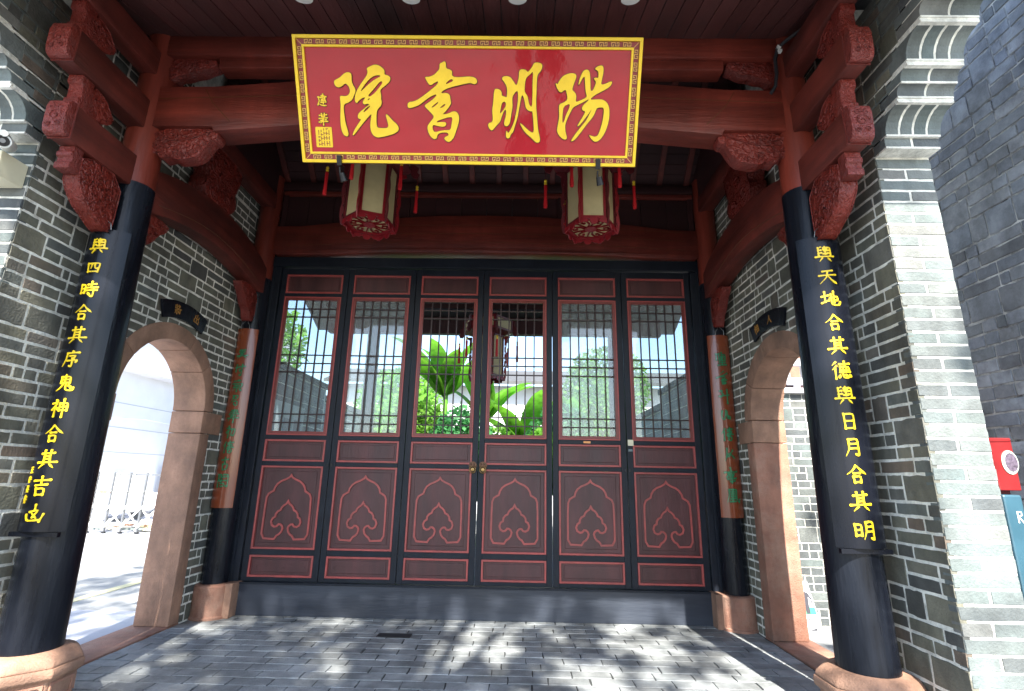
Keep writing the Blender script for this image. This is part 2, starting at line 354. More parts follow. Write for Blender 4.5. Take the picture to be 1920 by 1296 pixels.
CH = {
 '與': "h:20,12 20,60;h:20,28 34,26;h:20,44 34,42;p:36,6 24,14;p:55,4 44,14;h:46,14 46,34 62,34 62,12;h:46,24 62,24;h:54,14 54,50;h:44,48 62,47;h:66,12 82,10 82,60;h:68,28 80,27;h:68,44 80,43;h:4,66 96,62;p:38,70 20,94;n:62,70 82,92",
 '四': "h:18,26 24,76;h:18,28 84,22 76,74;p:42,28 38,58;h:58,26 58,54 72,54;h:24,74 76,72",
 '時': "h:10,22 12,72;h:10,24 34,20 32,70;h:12,46 32,44;h:12,70 32,68;h:48,22 86,16;h:66,4 66,38;h:42,40 96,34;h:42,56 94,50;h:80,40 80,92 70,86;d:52,66 60,78",
 '合': "p:50,6 34,32 6,52;n:50,8 68,30 96,50;h:36,46 64,44;h:32,62 36,90;h:32,62 68,58 64,88;h:36,88 64,86",
 '其': "h:20,22 80,16;h:34,6 34,62;h:64,4 64,62;h:36,34 62,32;h:36,48 62,46;h:4,66 96,60;p:38,70 14,94;n:62,68 86,90",
 '序': "d:50,4 56,14;h:24,20 84,14;p:26,20 22,56 6,92;h:42,34 74,30 60,46;d:50,42 62,52;h:32,60 84,54 76,66;h:58,56 58,94 48,88",
 '鬼': "p:50,4 42,14;h:26,18 26,50;h:26,18 74,14 72,48;h:28,32 72,30;h:28,48 72,46;h:48,16 46,48;p:44,50 30,76 6,92;h:56,50 54,86 92,88 92,72;p:70,56 64,68;d:74,60 80,72",
 '神': "d:24,6 32,16;h:8,28 40,22 10,60;h:26,42 26,94;d:32,46 42,56;h:50,26 50,64;h:50,28 88,22 86,62;h:52,44 86,42;h:50,62 86,60;h:68,4 68,96",
 '吉': "h:10,24 90,18;h:50,4 50,42;h:22,46 78,40;h:28,60 32,92;h:28,62 72,58 68,90;h:32,90 68,88",
 '凶': "h:50,8 50,34;h:26,42 70,30 44,66;n:36,46 66,74;h:8,56 14,84 80,78;h:92,50 80,86",
 '天': "h:26,22 76,16;h:8,46 92,40;p:50,20 44,56 8,92;n:50,46 66,70 96,92",
 '地': "h:6,36 36,30;h:20,10 20,66;h:4,72 38,58;h:44,46 86,32 84,60 76,56;h:64,8 64,70;h:50,24 50,84 92,84 96,66",
 '德': "p:28,4 8,24;p:30,24 6,48;h:20,42 20,94;h:42,18 92,14;h:66,4 66,28;h:44,32 44,50;h:44,32 90,30 88,50;h:58,32 58,50;h:74,32 74,50;h:44,50 88,49;h:42,60 92,57;d:42,72 36,86;h:54,70 56,90 82,90 84,80;d:66,68 72,78;d:88,68 94,80",
 '日': "h:28,14 30,88;h:28,16 74,12 72,86;h:30,50 72,48;h:30,86 72,84",
 '月': "p:32,10 32,60 14,94;h:32,12 76,8 76,92 62,84;h:34,34 74,32;h:34,56 74,54",
 '明': "h:8,24 10,76;h:8,26 36,22 34,74;h:10,50 34,48;h:10,74 34,72;p:56,12 56,56 42,92;h:56,14 90,8 90,94 78,86;h:58,34 88,32;h:58,56 88,54",
 '出': "h:50,6 50,88;h:22,22 22,46 78,44;h:78,20 78,46;h:14,60 14,90 86,88;h:86,58 86,92",
 '將': "h:16,12 14,40;h:16,40 36,38;h:36,6 36,94;h:14,60 36,56;p:22,58 8,92;p:62,4 46,28;h:58,14 84,12 54,44;d:64,20 70,28;h:46,54 94,48;h:80,46 80,92 70,86;d:54,64 62,76",
 '入': "p:50,12 40,50 8,92;n:46,30 66,66 94,92",
 '相': "h:6,32 46,26;h:26,6 26,94;p:26,36 6,70;d:30,40 44,56;h:56,18 56,88;h:56,20 88,16 86,86;h:58,40 86,38;h:58,62 86,60;h:56,86 86,84",
 '王': "h:24,16 78,12;h:28,46 74,43;h:50,14 50,84;h:12,86 90,82",
 '守': "d:50,2 52,12;h:12,20 14,34;h:12,20 88,16 80,28;h:10,52 90,46;h:62,34 62,92 50,84;d:30,62 40,74",
 '長': "h:30,8 30,56;h:30,10 74,6;h:32,24 70,22;h:32,38 70,36;h:8,56 92,52;h:36,56 30,90 52,80;n:50,56 88,88",
 '書': "h:24,14 78,10 76,34;h:10,24 92,20;h:24,36 78,33;h:50,2 50,58;h:20,48 80,45;h:8,60 92,56;h:30,68 32,96;h:30,68 70,66 68,96;h:32,82 68,80;h:32,96 68,94",
 '建': "h:46,16 80,12 78,40;h:36,28 92,22;h:46,42 80,38;h:42,54 84,50;h:62,4 62,74;h:40,66 88,62;h:12,26 30,22 14,44 28,44 10,84;n:10,70 40,88 96,90",
 '華': "h:14,22 86,16;h:36,8 36,32;h:64,6 64,30;h:10,46 90,40;h:50,30 50,96;h:24,60 78,56;h:8,74 92,68;p:48,50 20,90",
 'g1': "h:14,14 14,56;h:14,16 34,14;h:30,20 34,52;h:52,6 48,50;h:52,22 84,16 80,44;h:44,36 76,34;h:34,62 78,58;h:56,46 54,92;h:36,76 76,74;h:24,94 86,90",
 'g2': "p:60,4 30,26;h:84,20 60,34 6,52;h:44,44 66,42 64,60 46,62;h:40,72 76,66;h:44,84 70,80 68,94 46,94",
 'g3': "h:20,14 40,10 28,30 46,32 24,54;h:14,50 84,40;h:72,4 70,98",
 'g4': "h:24,20 16,60 34,84 46,50 50,16;h:56,24 62,60;h:50,50 82,56 80,76 62,66",
 'g5': "p:34,4 6,44;h:26,28 24,84;h:50,14 88,8;h:66,2 64,46;h:50,24 84,22 80,38 52,40;h:46,50 90,44;h:50,58 76,56 84,72 70,90 50,80 58,66",
 'g6': "h:34,8 30,60;p:44,40 14,90;h:56,40 48,64 36,56;p:78,14 56,44;n:58,44 92,76",
 'g7': "h:46,2 50,22;h:6,32 94,26;h:30,38 20,62;h:40,40 62,38 60,60 38,60;h:34,50 62,48;p:70,36 64,62;h:24,74 82,68;h:54,62 52,96;h:40,88 70,84",
 'g8': "p:26,10 24,50 8,92;h:26,10 78,6 76,70 96,94 98,70;h:38,24 64,22;h:50,14 48,84;h:38,38 62,36;h:36,52 64,50;h:32,68 66,64;h:30,84 64,82",
 'k1': "h:30,8 74,4;h:52,6 46,50;h:30,24 70,20;h:40,38 60,36;h:6,56 94,46;p:46,50 14,78;n:54,46 92,66",
 'k2': "h:24,8 20,60;h:14,30 34,28;h:44,24 90,16;h:70,4 66,94 54,86;d:48,40 54,54",
 'k3': "d:56,2 60,14;h:20,18 70,12;h:10,40 94,34 86,50;h:34,52 66,50;h:20,66 80,62;h:52,64 50,96;p:36,74 20,90;d:66,72 82,86",
 'k4': "h:30,12 76,8 60,40 40,36 42,16;p:36,20 16,70;h:40,56 70,50 72,80 56,90 44,74",
 'k5': "h:40,6 80,4;h:58,2 56,30;h:30,20 84,16;h:20,36 92,30;h:36,50 74,46;h:10,66 96,60;p:50,40 18,90;h:62,64 60,96",
 'k6': "d:34,2 40,12;h:20,24 50,20 20,56;h:38,40 36,92;h:54,30 90,24 80,80 66,72;p:70,28 52,84",
 'k8': "h:20,20 70,14;h:48,4 46,40;h:30,50 34,90;h:30,52 72,46 66,86 36,90",
 'k9': "h:10,6 12,94;h:10,8 44,6 42,40 14,42;h:12,24 42,22;h:56,6 90,4 90,94 78,86;h:58,22 88,20;h:24,52 76,48;p:50,44 24,74;h:34,70 68,66 64,88 36,90",
}
SIGN = {
    'yuan': [[(-0.930,0.539),(-0.918,0.548),(-0.887,0.561),(-0.857,0.587),(-0.833,0.597),(-0.810,0.592),(-0.804,0.576),(-0.807,0.542),(-0.800,0.518),(-0.785,0.494),(-0.783,0.473),(-0.797,0.446),(-0.812,0.418),(-0.838,0.402),(-0.861,0.395),(-0.873,0.383),(-0.875,0.361),(-0.874,0.320),(-0.868,0.263),(-0.857,0.221),(-0.851,0.189),(-0.864,0.178),(-0.882,0.185),(-0.896,0.206),(-0.903,0.241),(-0.904,0.291),(-0.898,0.347),(-0.893,0.396),(-0.896,0.431),(-0.892,0.446),(-0.865,0.442),(-0.842,0.445),(-0.822,0.466),(-0.823,0.494),(-0.834,0.514),(-0.852,0.527),(-0.872,0.510),(-0.895,0.498),(-0.918,0.503),(-0.929,0.520)]],
    'yuan2': [[(-0.697,0.621),(-0.673,0.634),(-0.639,0.646),(-0.613,0.642),(-0.588,0.628),(-0.572,0.609),(-0.575,0.588),(-0.568,0.582),(-0.545,0.577),(-0.533,0.562),(-0.539,0.541),(-0.567,0.517),(-0.598,0.496),(-0.610,0.482),(-0.607,0.465),(-0.604,0.448),(-0.607,0.431),(-0.602,0.410),(-0.607,0.386),(-0.627,0.368),(-0.639,0.354),(-0.644,0.329),(-0.648,0.273),(-0.645,0.245),(-0.633,0.238),(-0.595,0.237),(-0.572,0.239),(-0.562,0.253),(-0.570,0.288),(-0.578,0.316),(-0.575,0.332),(-0.557,0.317),(-0.532,0.289),(-0.502,0.264),(-0.489,0.240),(-0.496,0.218),(-0.528,0.200),(-0.574,0.187),(-0.621,0.177),(-0.652,0.175),(-0.678,0.191),(-0.692,0.223),(-0.692,0.266),(-0.683,0.308),(-0.678,0.333),(-0.706,0.308),(-0.747,0.265),(-0.788,0.218),(-0.817,0.186),(-0.824,0.189),(-0.807,0.225),(-0.777,0.264),(-0.753,0.296),(-0.772,0.296),(-0.779,0.310),(-0.772,0.331),(-0.750,0.349),(-0.710,0.378),(-0.690,0.390),(-0.701,0.397),(-0.728,0.390),(-0.738,0.402),(-0.730,0.419),(-0.714,0.439),(-0.737,0.434),(-0.765,0.415),(-0.773,0.403),(-0.785,0.399),(-0.793,0.418),(-0.785,0.460),(-0.755,0.508),(-0.723,0.546),(-0.695,0.580),(-0.690,0.604)],[(-0.666,0.567),(-0.701,0.536),(-0.733,0.498),(-0.750,0.474),(-0.734,0.482),(-0.695,0.516),(-0.648,0.550),(-0.594,0.575),(-0.624,0.581)],[(-0.596,0.544),(-0.619,0.530),(-0.643,0.502),(-0.671,0.475),(-0.699,0.447),(-0.684,0.440),(-0.645,0.468),(-0.613,0.503),(-0.590,0.530)],[(-0.704,0.419),(-0.692,0.432),(-0.683,0.428),(-0.696,0.418)],[(-0.688,0.385),(-0.718,0.367),(-0.739,0.342),(-0.727,0.342),(-0.703,0.360),(-0.686,0.378)]],
    'shu': [[(-0.189,0.656),(-0.171,0.663),(-0.156,0.672),(-0.145,0.663),(-0.147,0.627),(-0.116,0.620),(-0.102,0.607),(-0.107,0.587),(-0.094,0.573),(-0.049,0.572),(0.014,0.578),(0.055,0.572),(0.071,0.552),(0.066,0.535),(0.047,0.528),(0.025,0.539),(-0.020,0.530),(-0.080,0.517),(-0.140,0.501),(-0.178,0.481),(-0.182,0.468),(-0.148,0.473),(-0.122,0.461),(-0.118,0.426),(-0.113,0.406),(-0.131,0.378),(-0.161,0.346),(-0.177,0.332),(-0.142,0.336),(-0.097,0.356),(-0.070,0.347),(-0.058,0.316),(-0.064,0.274),(-0.083,0.224),(-0.099,0.181),(-0.122,0.156),(-0.142,0.150),(-0.168,0.169),(-0.164,0.184),(-0.133,0.195),(-0.144,0.216),(-0.198,0.212),(-0.217,0.197),(-0.222,0.172),(-0.245,0.168),(-0.271,0.193),(-0.285,0.228),(-0.285,0.257),(-0.261,0.285),(-0.234,0.317),(-0.256,0.341),(-0.286,0.369),(-0.302,0.386),(-0.292,0.397),(-0.246,0.425),(-0.212,0.456),(-0.223,0.463),(-0.276,0.438),(-0.330,0.396),(-0.376,0.378),(-0.411,0.369),(-0.423,0.381),(-0.417,0.410),(-0.367,0.415),(-0.306,0.452),(-0.253,0.490),(-0.207,0.525),(-0.200,0.545),(-0.218,0.541),(-0.252,0.519),(-0.267,0.524),(-0.292,0.564),(-0.288,0.573),(-0.262,0.572),(-0.228,0.585),(-0.205,0.606),(-0.190,0.623)],[(-0.113,0.563),(-0.091,0.550),(-0.147,0.525),(-0.147,0.535)],[(-0.208,0.413),(-0.232,0.397),(-0.255,0.376),(-0.236,0.380),(-0.213,0.398),(-0.203,0.410)],[(-0.153,0.404),(-0.176,0.391),(-0.195,0.373),(-0.176,0.377),(-0.157,0.391)],[(-0.105,0.315),(-0.113,0.273),(-0.121,0.231),(-0.152,0.230),(-0.190,0.226),(-0.229,0.215),(-0.244,0.222),(-0.251,0.250),(-0.243,0.264),(-0.220,0.258),(-0.197,0.254),(-0.182,0.251),(-0.159,0.255),(-0.150,0.273),(-0.159,0.283),(-0.189,0.283),(-0.220,0.279),(-0.215,0.289),(-0.173,0.304),(-0.135,0.315)]],
    'ming': [[(0.187,0.495),(0.204,0.503),(0.230,0.496),(0.242,0.475),(0.238,0.458),(0.264,0.452),(0.276,0.445),(0.279,0.486),(0.275,0.520),(0.256,0.547),(0.243,0.560),(0.244,0.577),(0.270,0.584),(0.300,0.578),(0.323,0.548),(0.342,0.521),(0.352,0.548),(0.359,0.582),(0.359,0.615),(0.373,0.628),(0.406,0.624),(0.418,0.609),(0.429,0.616),(0.450,0.643),(0.461,0.667),(0.486,0.670),(0.512,0.664),(0.520,0.647),(0.510,0.617),(0.488,0.597),(0.483,0.563),(0.482,0.488),(0.480,0.406),(0.489,0.323),(0.498,0.239),(0.514,0.182),(0.512,0.161),(0.497,0.153),(0.478,0.160),(0.454,0.185),(0.408,0.220),(0.381,0.258),(0.367,0.286),(0.392,0.269),(0.423,0.241),(0.454,0.220),(0.469,0.224),(0.466,0.281),(0.457,0.364),(0.446,0.358),(0.423,0.367),(0.408,0.384),(0.404,0.412),(0.391,0.460),(0.380,0.463),(0.373,0.432),(0.363,0.377),(0.353,0.321),(0.335,0.265),(0.323,0.222),(0.305,0.208),(0.298,0.183),(0.279,0.180),(0.270,0.197),(0.275,0.237),(0.288,0.211),(0.309,0.247),(0.331,0.293),(0.345,0.363),(0.355,0.432),(0.354,0.487),(0.342,0.490),(0.317,0.459),(0.313,0.431),(0.318,0.390),(0.307,0.335),(0.299,0.278),(0.278,0.258),(0.259,0.267),(0.259,0.292),(0.270,0.327),(0.273,0.369),(0.258,0.365),(0.240,0.320),(0.232,0.291),(0.202,0.263),(0.176,0.231),(0.161,0.234),(0.143,0.262),(0.149,0.280),(0.176,0.287),(0.179,0.319),(0.173,0.361),(0.182,0.416)],[(0.265,0.423),(0.242,0.413),(0.235,0.382),(0.227,0.340),(0.247,0.358),(0.273,0.397)],[(0.457,0.617),(0.437,0.596),(0.418,0.583),(0.404,0.562),(0.398,0.501),(0.402,0.481),(0.421,0.457),(0.427,0.426),(0.435,0.399),(0.453,0.385),(0.455,0.461),(0.454,0.542)]],
    'yang': [[(0.609,0.544),(0.627,0.534),(0.634,0.551),(0.659,0.585),(0.695,0.602),(0.724,0.606),(0.750,0.600),(0.756,0.583),(0.742,0.546),(0.732,0.518),(0.729,0.499),(0.748,0.485),(0.760,0.464),(0.756,0.430),(0.762,0.423),(0.806,0.441),(0.835,0.457),(0.823,0.485),(0.816,0.546),(0.812,0.587),(0.801,0.580),(0.786,0.553),(0.774,0.531),(0.770,0.539),(0.781,0.580),(0.797,0.617),(0.819,0.630),(0.837,0.627),(0.848,0.601),(0.853,0.547),(0.855,0.499),(0.869,0.493),(0.882,0.520),(0.893,0.551),(0.873,0.574),(0.888,0.581),(0.905,0.576),(0.907,0.601),(0.900,0.623),(0.877,0.634),(0.895,0.649),(0.924,0.658),(0.939,0.645),(0.938,0.602),(0.929,0.561),(0.927,0.534),(0.957,0.541),(0.996,0.559),(1.004,0.549),(0.987,0.521),(0.937,0.494),(0.894,0.473),(0.865,0.452),(0.859,0.438),(0.896,0.442),(0.940,0.443),(0.971,0.426),(0.992,0.392),(0.996,0.329),(0.985,0.266),(0.962,0.209),(0.933,0.174),(0.904,0.164),(0.880,0.180),(0.856,0.212),(0.875,0.205),(0.902,0.198),(0.924,0.209),(0.940,0.259),(0.952,0.315),(0.956,0.370),(0.951,0.391),(0.921,0.391),(0.903,0.384),(0.887,0.335),(0.844,0.285),(0.802,0.229),(0.762,0.178),(0.737,0.165),(0.735,0.174),(0.761,0.214),(0.800,0.264),(0.836,0.306),(0.859,0.355),(0.873,0.383),(0.852,0.352),(0.813,0.299),(0.781,0.265),(0.773,0.270),(0.805,0.320),(0.829,0.365),(0.810,0.367),(0.800,0.382),(0.808,0.403),(0.840,0.430),(0.849,0.445),(0.807,0.422),(0.763,0.401),(0.738,0.388),(0.721,0.354),(0.700,0.311),(0.687,0.269),(0.692,0.227),(0.705,0.192),(0.698,0.177),(0.675,0.181),(0.647,0.205),(0.631,0.233),(0.637,0.276),(0.646,0.332),(0.641,0.380),(0.642,0.408),(0.673,0.419),(0.698,0.436),(0.697,0.464),(0.689,0.484),(0.688,0.499),(0.670,0.497),(0.655,0.482),(0.633,0.493)],[(0.718,0.414),(0.674,0.395),(0.668,0.353),(0.667,0.290),(0.678,0.290),(0.691,0.339),(0.712,0.381)]],
}
def project(p):
    d = Vector(p)-CAMP; z = d.dot(fw)
    if z < .05: return None
    return (960+FPX*d.dot(cr)/z, 648-FPX*d.dot(cu)/z, z)
# ------------------------------------------------------------------ brickwork
def brick_mesh(name, m, jit=.035, cham=.045, seed=0, depth=1.):
    rnd = random.Random(seed); j = lambda a=jit: rnd.uniform(-a, a)
    # outline of the face: worn edges with a point or two missing; local x length, -y front, z height
    out = []
    for k in range(5): out.append((-.5+k/4+(j(.03) if 0 < k < 4 else j(.012)), -.5+j()*.9))
    out.append((.5+j(.012), j(.1)))
    for k in range(5): out.append((.5-k/4+(j(.03) if 0 < k < 4 else j(.012)), .5+j()*.9))
    out.append((-.5+j(.012), j(.1)))
    n = len(out); c = cham
    back = [(x, 0, z) for x, z in out]; side = [(x, -depth+.12, z) for x, z in out]; ins = [(x*(1-c*.45), -depth+j(.015), z*(1-c*2.0)) for x, z in out]
    v = back+side+ins
    f = [(i, (i+1) % n, n+(i+1) % n, n+i) for i in range(n)]+[(n+i, n+(i+1) % n, 2*n+(i+1) % n, 2*n+i) for i in range(n)]+[tuple(2*n+i for i in range(n))]
    me = bpy.data.meshes.new(name); me.from_pydata(v, [], f); me.materials.append(m); return me
def lay(rects, parent, origin, right, up, m, name='brick', cap=300, depth=.035, proud=.0032, nvar=10, seed=3, jit=.035, cham=.045):
    """rects: (u0,u1,v0,v1) on the plane; the largest in the photo become parts, the rest one joined part"""
    fr = frame(origin, right, up); n = Vector(right).normalized().cross(Vector(up).normalized())
    rnd = random.Random(seed)
    meshes = [brick_mesh(name, m, jit=jit, cham=cham, seed=seed*50+i) for i in range(nvar)]
    R3 = Matrix((Vector(right).normalized(), -n, Vector(up).normalized())).transposed().to_4x4()
    sc = []
    for q in rects:
        c = fr((q[0]+q[1])/2, (q[2]+q[3])/2); pr = project(c)
        vis = pr is not None and -60 < pr[0] < 1980 and -60 < pr[1] < 1356
        size = abs((q[1]-q[0])*(q[3]-q[2]))*(abs(n.dot((CAMP-c).normalized())))/((CAMP-c).length**2)
        sc.append((size if vis else -1/(1+(CAMP-c).length), q))
    sc.sort(key=lambda t: -t[0]); poff = getw(parent)
    rest = G()
    for i, (_, q) in enumerate(sc):
        w, h = q[1]-q[0], q[3]-q[2]
        c = fr((q[0]+q[1])/2, (q[2]+q[3])/2, proud+rnd.uniform(-.0015, .002)-depth)
        tw = rnd.uniform(-.004, .004)
        if i < cap and _ > 0:
            o = bpy.data.objects.new(name, meshes[rnd.randrange(nvar)]); C.objects.link(o); o.parent = parent
            o.matrix_local = Matrix.Translation(c-poff) @ R3 @ Matrix.Rotation(tw, 4, 'Y') @ Matrix.Diagonal((w, depth, h, 1))
        else:
            me = meshes[rnd.randrange(nvar)]; M = Matrix.Translation(c) @ R3 @ Matrix.Diagonal((w, depth, h, 1))
            k = len(rest.v); rest.v += [M @ v.co for v in me.vertices]; rest.f += [[k+x for x in p.vertices] for p in me.polygons]
    if rest.v: rest.obj({'brick': 'brickwork', 'floor_brick': 'floor_brickwork'}.get(name, name+'_mass'), m, parent, kind='stuff')
def bond(u0, u1, v0, v1, intervals=None, seed=1, h=.0775, tall=.24, L=.25, gap=.009):
    """courses of thin bricks with tall blocks that span two courses"""
    rnd = random.Random(seed); out = []
    nb = int(round((v1-v0)/(2*h))); hh = (v1-v0)/(2*nb)
    for b in range(nb):
        va = v0+b*2*hh; vm = va+hh; vb = va+2*hh
        iv = intervals(va, vb) if intervals else [(u0, u1)]
        for (a, e) in iv:
            x = a+rnd.uniform(-.0, .0); first = True
            while x < e-.02:
                if rnd.random() < tall:
                    w = rnd.choice((.14, .20, .25))*rnd.uniform(.9, 1.1)
                    if e-x-w < .07: w = e-x
                    out.append((x, x+w-gap, va+gap/2, vb-gap/2)); x += w
                else:
                    w = rnd.uniform(1.0, 2.2)*L
                    if e-x-w < .10: w = e-x
                    for (p, q_) in ((va, vm), (vm, vb)):
                        y = x; ofs = rnd.choice((0, L*.5, L*.35))
                        k = True
                        while y < x+w-.005:
                            bw = (ofs if (k and ofs) else rnd.choice((L, L, L*.5))*rnd.uniform(.92, 1.08)); k = False
                            if x+w-y-bw < .05: bw = x+w-y
                            out.append((y, y+bw-gap, p+gap/2, q_-gap/2)); y += bw
                    x += w
    return out
def courses(u0, u1, v0, v1, h, L, gap=.009, seed=1, jit=.05):
    rnd = random.Random(seed); out = []; n = int(round((v1-v0)/h)); hh = (v1-v0)/n
    for i in range(n):
        x = u0; k = 0
        while x < u1-.01:
            w = L*(.5 if (k == 0 and i % 2) else 1)*rnd.uniform(1-jit, 1+jit); k = 1
            if u1-x-w < L*.25: w = u1-x
            out.append((x, x+w-gap, v0+i*hh+gap/2, v0+(i+1)*hh-gap/2)); x += w
    return out
# ------------------------------------------------------------------ setting: ground and floors
AW = 2.734                                                   # inner faces of the two side walls
def structure(name, g, m, parent=None):
    o = g.obj(name, m, parent)
    o['kind'] = 'structure'; return o
structure('ground', G().box(-150, 150, -150, 150, -.30, -.045), groundm)
flo = structure('floor', G().box(-AW+.0, AW-.0, -4.6, 0, -.04, -.006), joint)
fb = courses(-2.72, 2.72, -3.92, -.01, .1335, .295, gap=.009, seed=5)
lay(fb, flo, (0, 0, 0), (1, 0, 0), (0, 1, 0), paver, name='floor_brick', cap=300, depth=.03, proud=.0, seed=11, jit=.03, cham=.02)
fc = structure('courtyard_floor', G().box(-6, 6, 0.06, 30, -.04, 0.), pave2)
# left lane paving in long slabs running away from the wall
pv = structure('pavement', G().box(-14, -3.05, -6, 12, -.044, -.012), greyline)
lay([q for q in courses(-1.2, 5.6, -8.6, -3.06, .30, .62, gap=.02, seed=8)], pv, (0, 0, -.0), (0, 1, 0), (-1, 0, 0), pave2, name='paving_slab', cap=300, depth=.025, proud=.0, seed=12, jit=.01, cham=.008)
structure('yellow_line', G().box(-4.45, -4.33, -6, 11, -.011, .006), yline, pv)
structure('side_yard_ground', G().box(3.05, 12, -6, .1, -.044, -.004), pave2)
structure('forecourt', G().box(-AW, AW, -9, -4.61, -.04, -.006), pave2)
# ------------------------------------------------------------------ side walls with arched passages
YC, ZC, RI, RO = -1.14, 1.97, .575, .725
def wallpoly(y0, y1, top):
    p = [(y0, -.03), (YC-RO+.02, -.03), (YC-RO+.02, ZC)]
    for i in range(1, 20): a = math.pi-math.pi*i/20; p.append((YC+(RO-.02)*math.cos(a), ZC+(RO-.02)*math.sin(a)))
    p += [(YC+RO-.02, ZC), (YC+RO-.02, -.03), (y1, -.03), (y1, top), (y0, top)]
    return p
def ivs(y0, y1):
    def f(va, vb):
        vm = (va+vb)/2
        if 1.745 < vm < 1.93: w = .90
        elif vm < ZC: w = RO
        elif va < ZC+RO: w = math.sqrt(max(0, RO*RO-(max(va, ZC)+.02-ZC)**2)) if va < ZC+RO-.01 else 0
        else: w = 0
        if w <= .03: return [(y0, y1)]
        return [(y0, YC-w+.01), (YC+w-.01, y1)]
    return f
SIDES = {}
for s in (-1, 1):
    wname = 'grey brick side wall with an arched passage on the '+('left, lit by the white street beyond' if s < 0 else 'right, opening on a shady side yard with a brick wall')
    y0 = -2.76 if s < 0 else -2.69
    w = thing('side_wall', wname, 'wall', (s*AW, -1.3, 0)); SIDES[s] = w
    X = s*AW
    if s < 0: fr = lambda a, b, c=0: Vector((-AW+c, a, b))
    else: fr = lambda a, b, c=0: Vector((AW-c, a, b))
    fx = (lambda a, b, c=0: fr(a, b, c)) if s < 0 else (lambda a, b, c=0: fr(a, b, c))
    g = G().prism(wallpoly(y0+.01, .10, 4.42), fx, -.295, .0); g.obj('mortar', mortar, w)
    # upper part of the wall under the roof slope and its gable
    G().prism([(-2.3, 4.42), (.10, 4.42), (.10, 5.1), (-1.1, 6.1), (-2.3, 4.95)], fx, -.295, .0).obj('mortar', mortar, w)
    G().prism([(.102, 0), (2.6, 0), (2.6, 2.72), (.102, 2.72)], fx, -.295, .0).obj('mortar', mortar, w)
    G().prism([(.102, 2.722), (2.65, 2.722), (2.65, 2.80), (.102, 2.80)], fx, -.33, .04).obj('coping', tile, w)
    br = bond(y0, -.02, 0, 4.34, None, seed=21+s, tall=.36, gap=.016, h=.079, L=.265)
    up = bond(y0, -2.26, 4.36, 4.66, None, seed=33+s, gap=.014)+bond(-2.25, -.05, 4.36, 4.98, None, seed=31+s, gap=.014)
    G().prism([(y0+.01, 4.42), (-2.301, 4.42), (-2.301, 4.78), (y0+.01, 4.66)], fx, -.295, .0).obj('mortar', mortar, w)
    def halfw(z):
        if z < 1.745: return RO-.02
        if z < ZC-.03: return .89
        return math.sqrt(max(0, (RO-.015)**2-(z-ZC)**2)) if z < ZC+RO-.015 else 0
    lower = []
    for q in br:
        parts = [q]
        if q[3]-q[2] > .1 and abs((q[0]+q[1])/2-YC) < 1.0 and (q[2]+q[3])/2 > ZC-.1 and q[2] < ZC+RO: zm = (q[2]+q[3])/2; parts = [(q[0], q[1], q[2], zm-.007), (q[0], q[1], zm+.007, q[3])]
        for u0_, u1_, v0_, v1_ in parts:
            w_ = halfw((v0_+v1_)/2)
            if w_ == 0: lower.append((u0_, u1_, v0_, v1_)); continue
            for a_, b_ in ((u0_, min(u1_, YC-w_)), (max(u0_, YC+w_), u1_)):
                if b_-a_ > .03: lower.append((a_, b_, v0_, v1_))
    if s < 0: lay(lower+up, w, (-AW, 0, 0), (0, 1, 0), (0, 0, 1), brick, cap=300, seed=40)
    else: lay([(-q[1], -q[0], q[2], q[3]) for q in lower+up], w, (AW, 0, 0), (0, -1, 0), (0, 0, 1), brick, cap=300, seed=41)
    # inner hall part of the wall beyond the doors
    inn = courses(.12, 2.55, 0, 2.70, .16, .42, seed=50+s)
    fi = frame((s*AW, 0, 0), (0, -s*1., 0), (0, 0, 1))
    lay([((-q[1], -q[0], q[2], q[3]) if s > 0 else q) for q in inn], w, (s*AW, 0, 0), (0, -s, 0), (0, 0, 1), brickN, cap=40, seed=43)
    # ---- sandstone archway
    a = thing('stone_archway', 'buff sandstone arch and jambs round the '+('left passage to the bright street' if s < 0 else 'right passage to the side yard'), 'archway', (s*AW, YC, 0))
    th0, th1 = -.31, .012
    cuts = [0, .62, 1.95, 2.45, math.pi] if s < 0 else [0, .55, 1.25, 2.3, math.pi]
    for i in range(4):
        t0, t1 = cuts[i]+.004, cuts[i+1]-.004; n_ = 9
        if s < 0: mapa = lambda t: math.pi-t
        else: mapa = lambda t: t
        out = [(YC+RO*math.cos(mapa(t0+(t1-t0)*k/n_)), ZC+RO*math.sin(mapa(t0+(t1-t0)*k/n_))) for k in range(n_+1)]
        inn_ = [(YC+RI*math.cos(mapa(t0+(t1-t0)*k/n_)), ZC+RI*math.sin(mapa(t0+(t1-t0)*k/n_))) for k in range(n_, -1, -1)]
        G().prism(out+inn_, fx, th0, th1).obj('voussoir', stone, a, bev=.006, smooth=True)
    for q in (-1, 1):
        yi = YC+q*RI; y_out = YC+q*.90
        G().prism([(min(yi-q*.006, y_out), 1.755), (max(yi-q*.006, y_out), 1.755), (max(yi-q*.006, y_out), ZC-.004), (min(yi-q*.006, y_out), ZC-.004)], fx, th0+.001, th1+.002).obj('impost_block', stoneR if q < 0 else stone, a, bev=.006, smooth=True)
        yo = YC+q*(RO)
        G().prism([(min(yi, yo), .015), (max(yi, yo), .015), (max(yi, yo), 1.750), (min(yi, yo), 1.750)], fx, th0, th1).obj('jamb', stoneR if s > 0 else stone, a, bev=.007, smooth=True)
    G().prism([(YC-RO-.05, -.03), (YC+RO+.02, -.03), (YC+RO+.02, .012), (YC-RO-.05, .012)], fx, -.36, .006).obj('threshold', stoneR, a, bev=.006, smooth=True)
    # ---- small fan shaped board over the arch
    tb = thing('arch_board', 'small black fan-shaped board with gilt characters above the '+('left arch' if s < 0 else 'right arch'), 'sign', (s*AW, YC, 2.7))
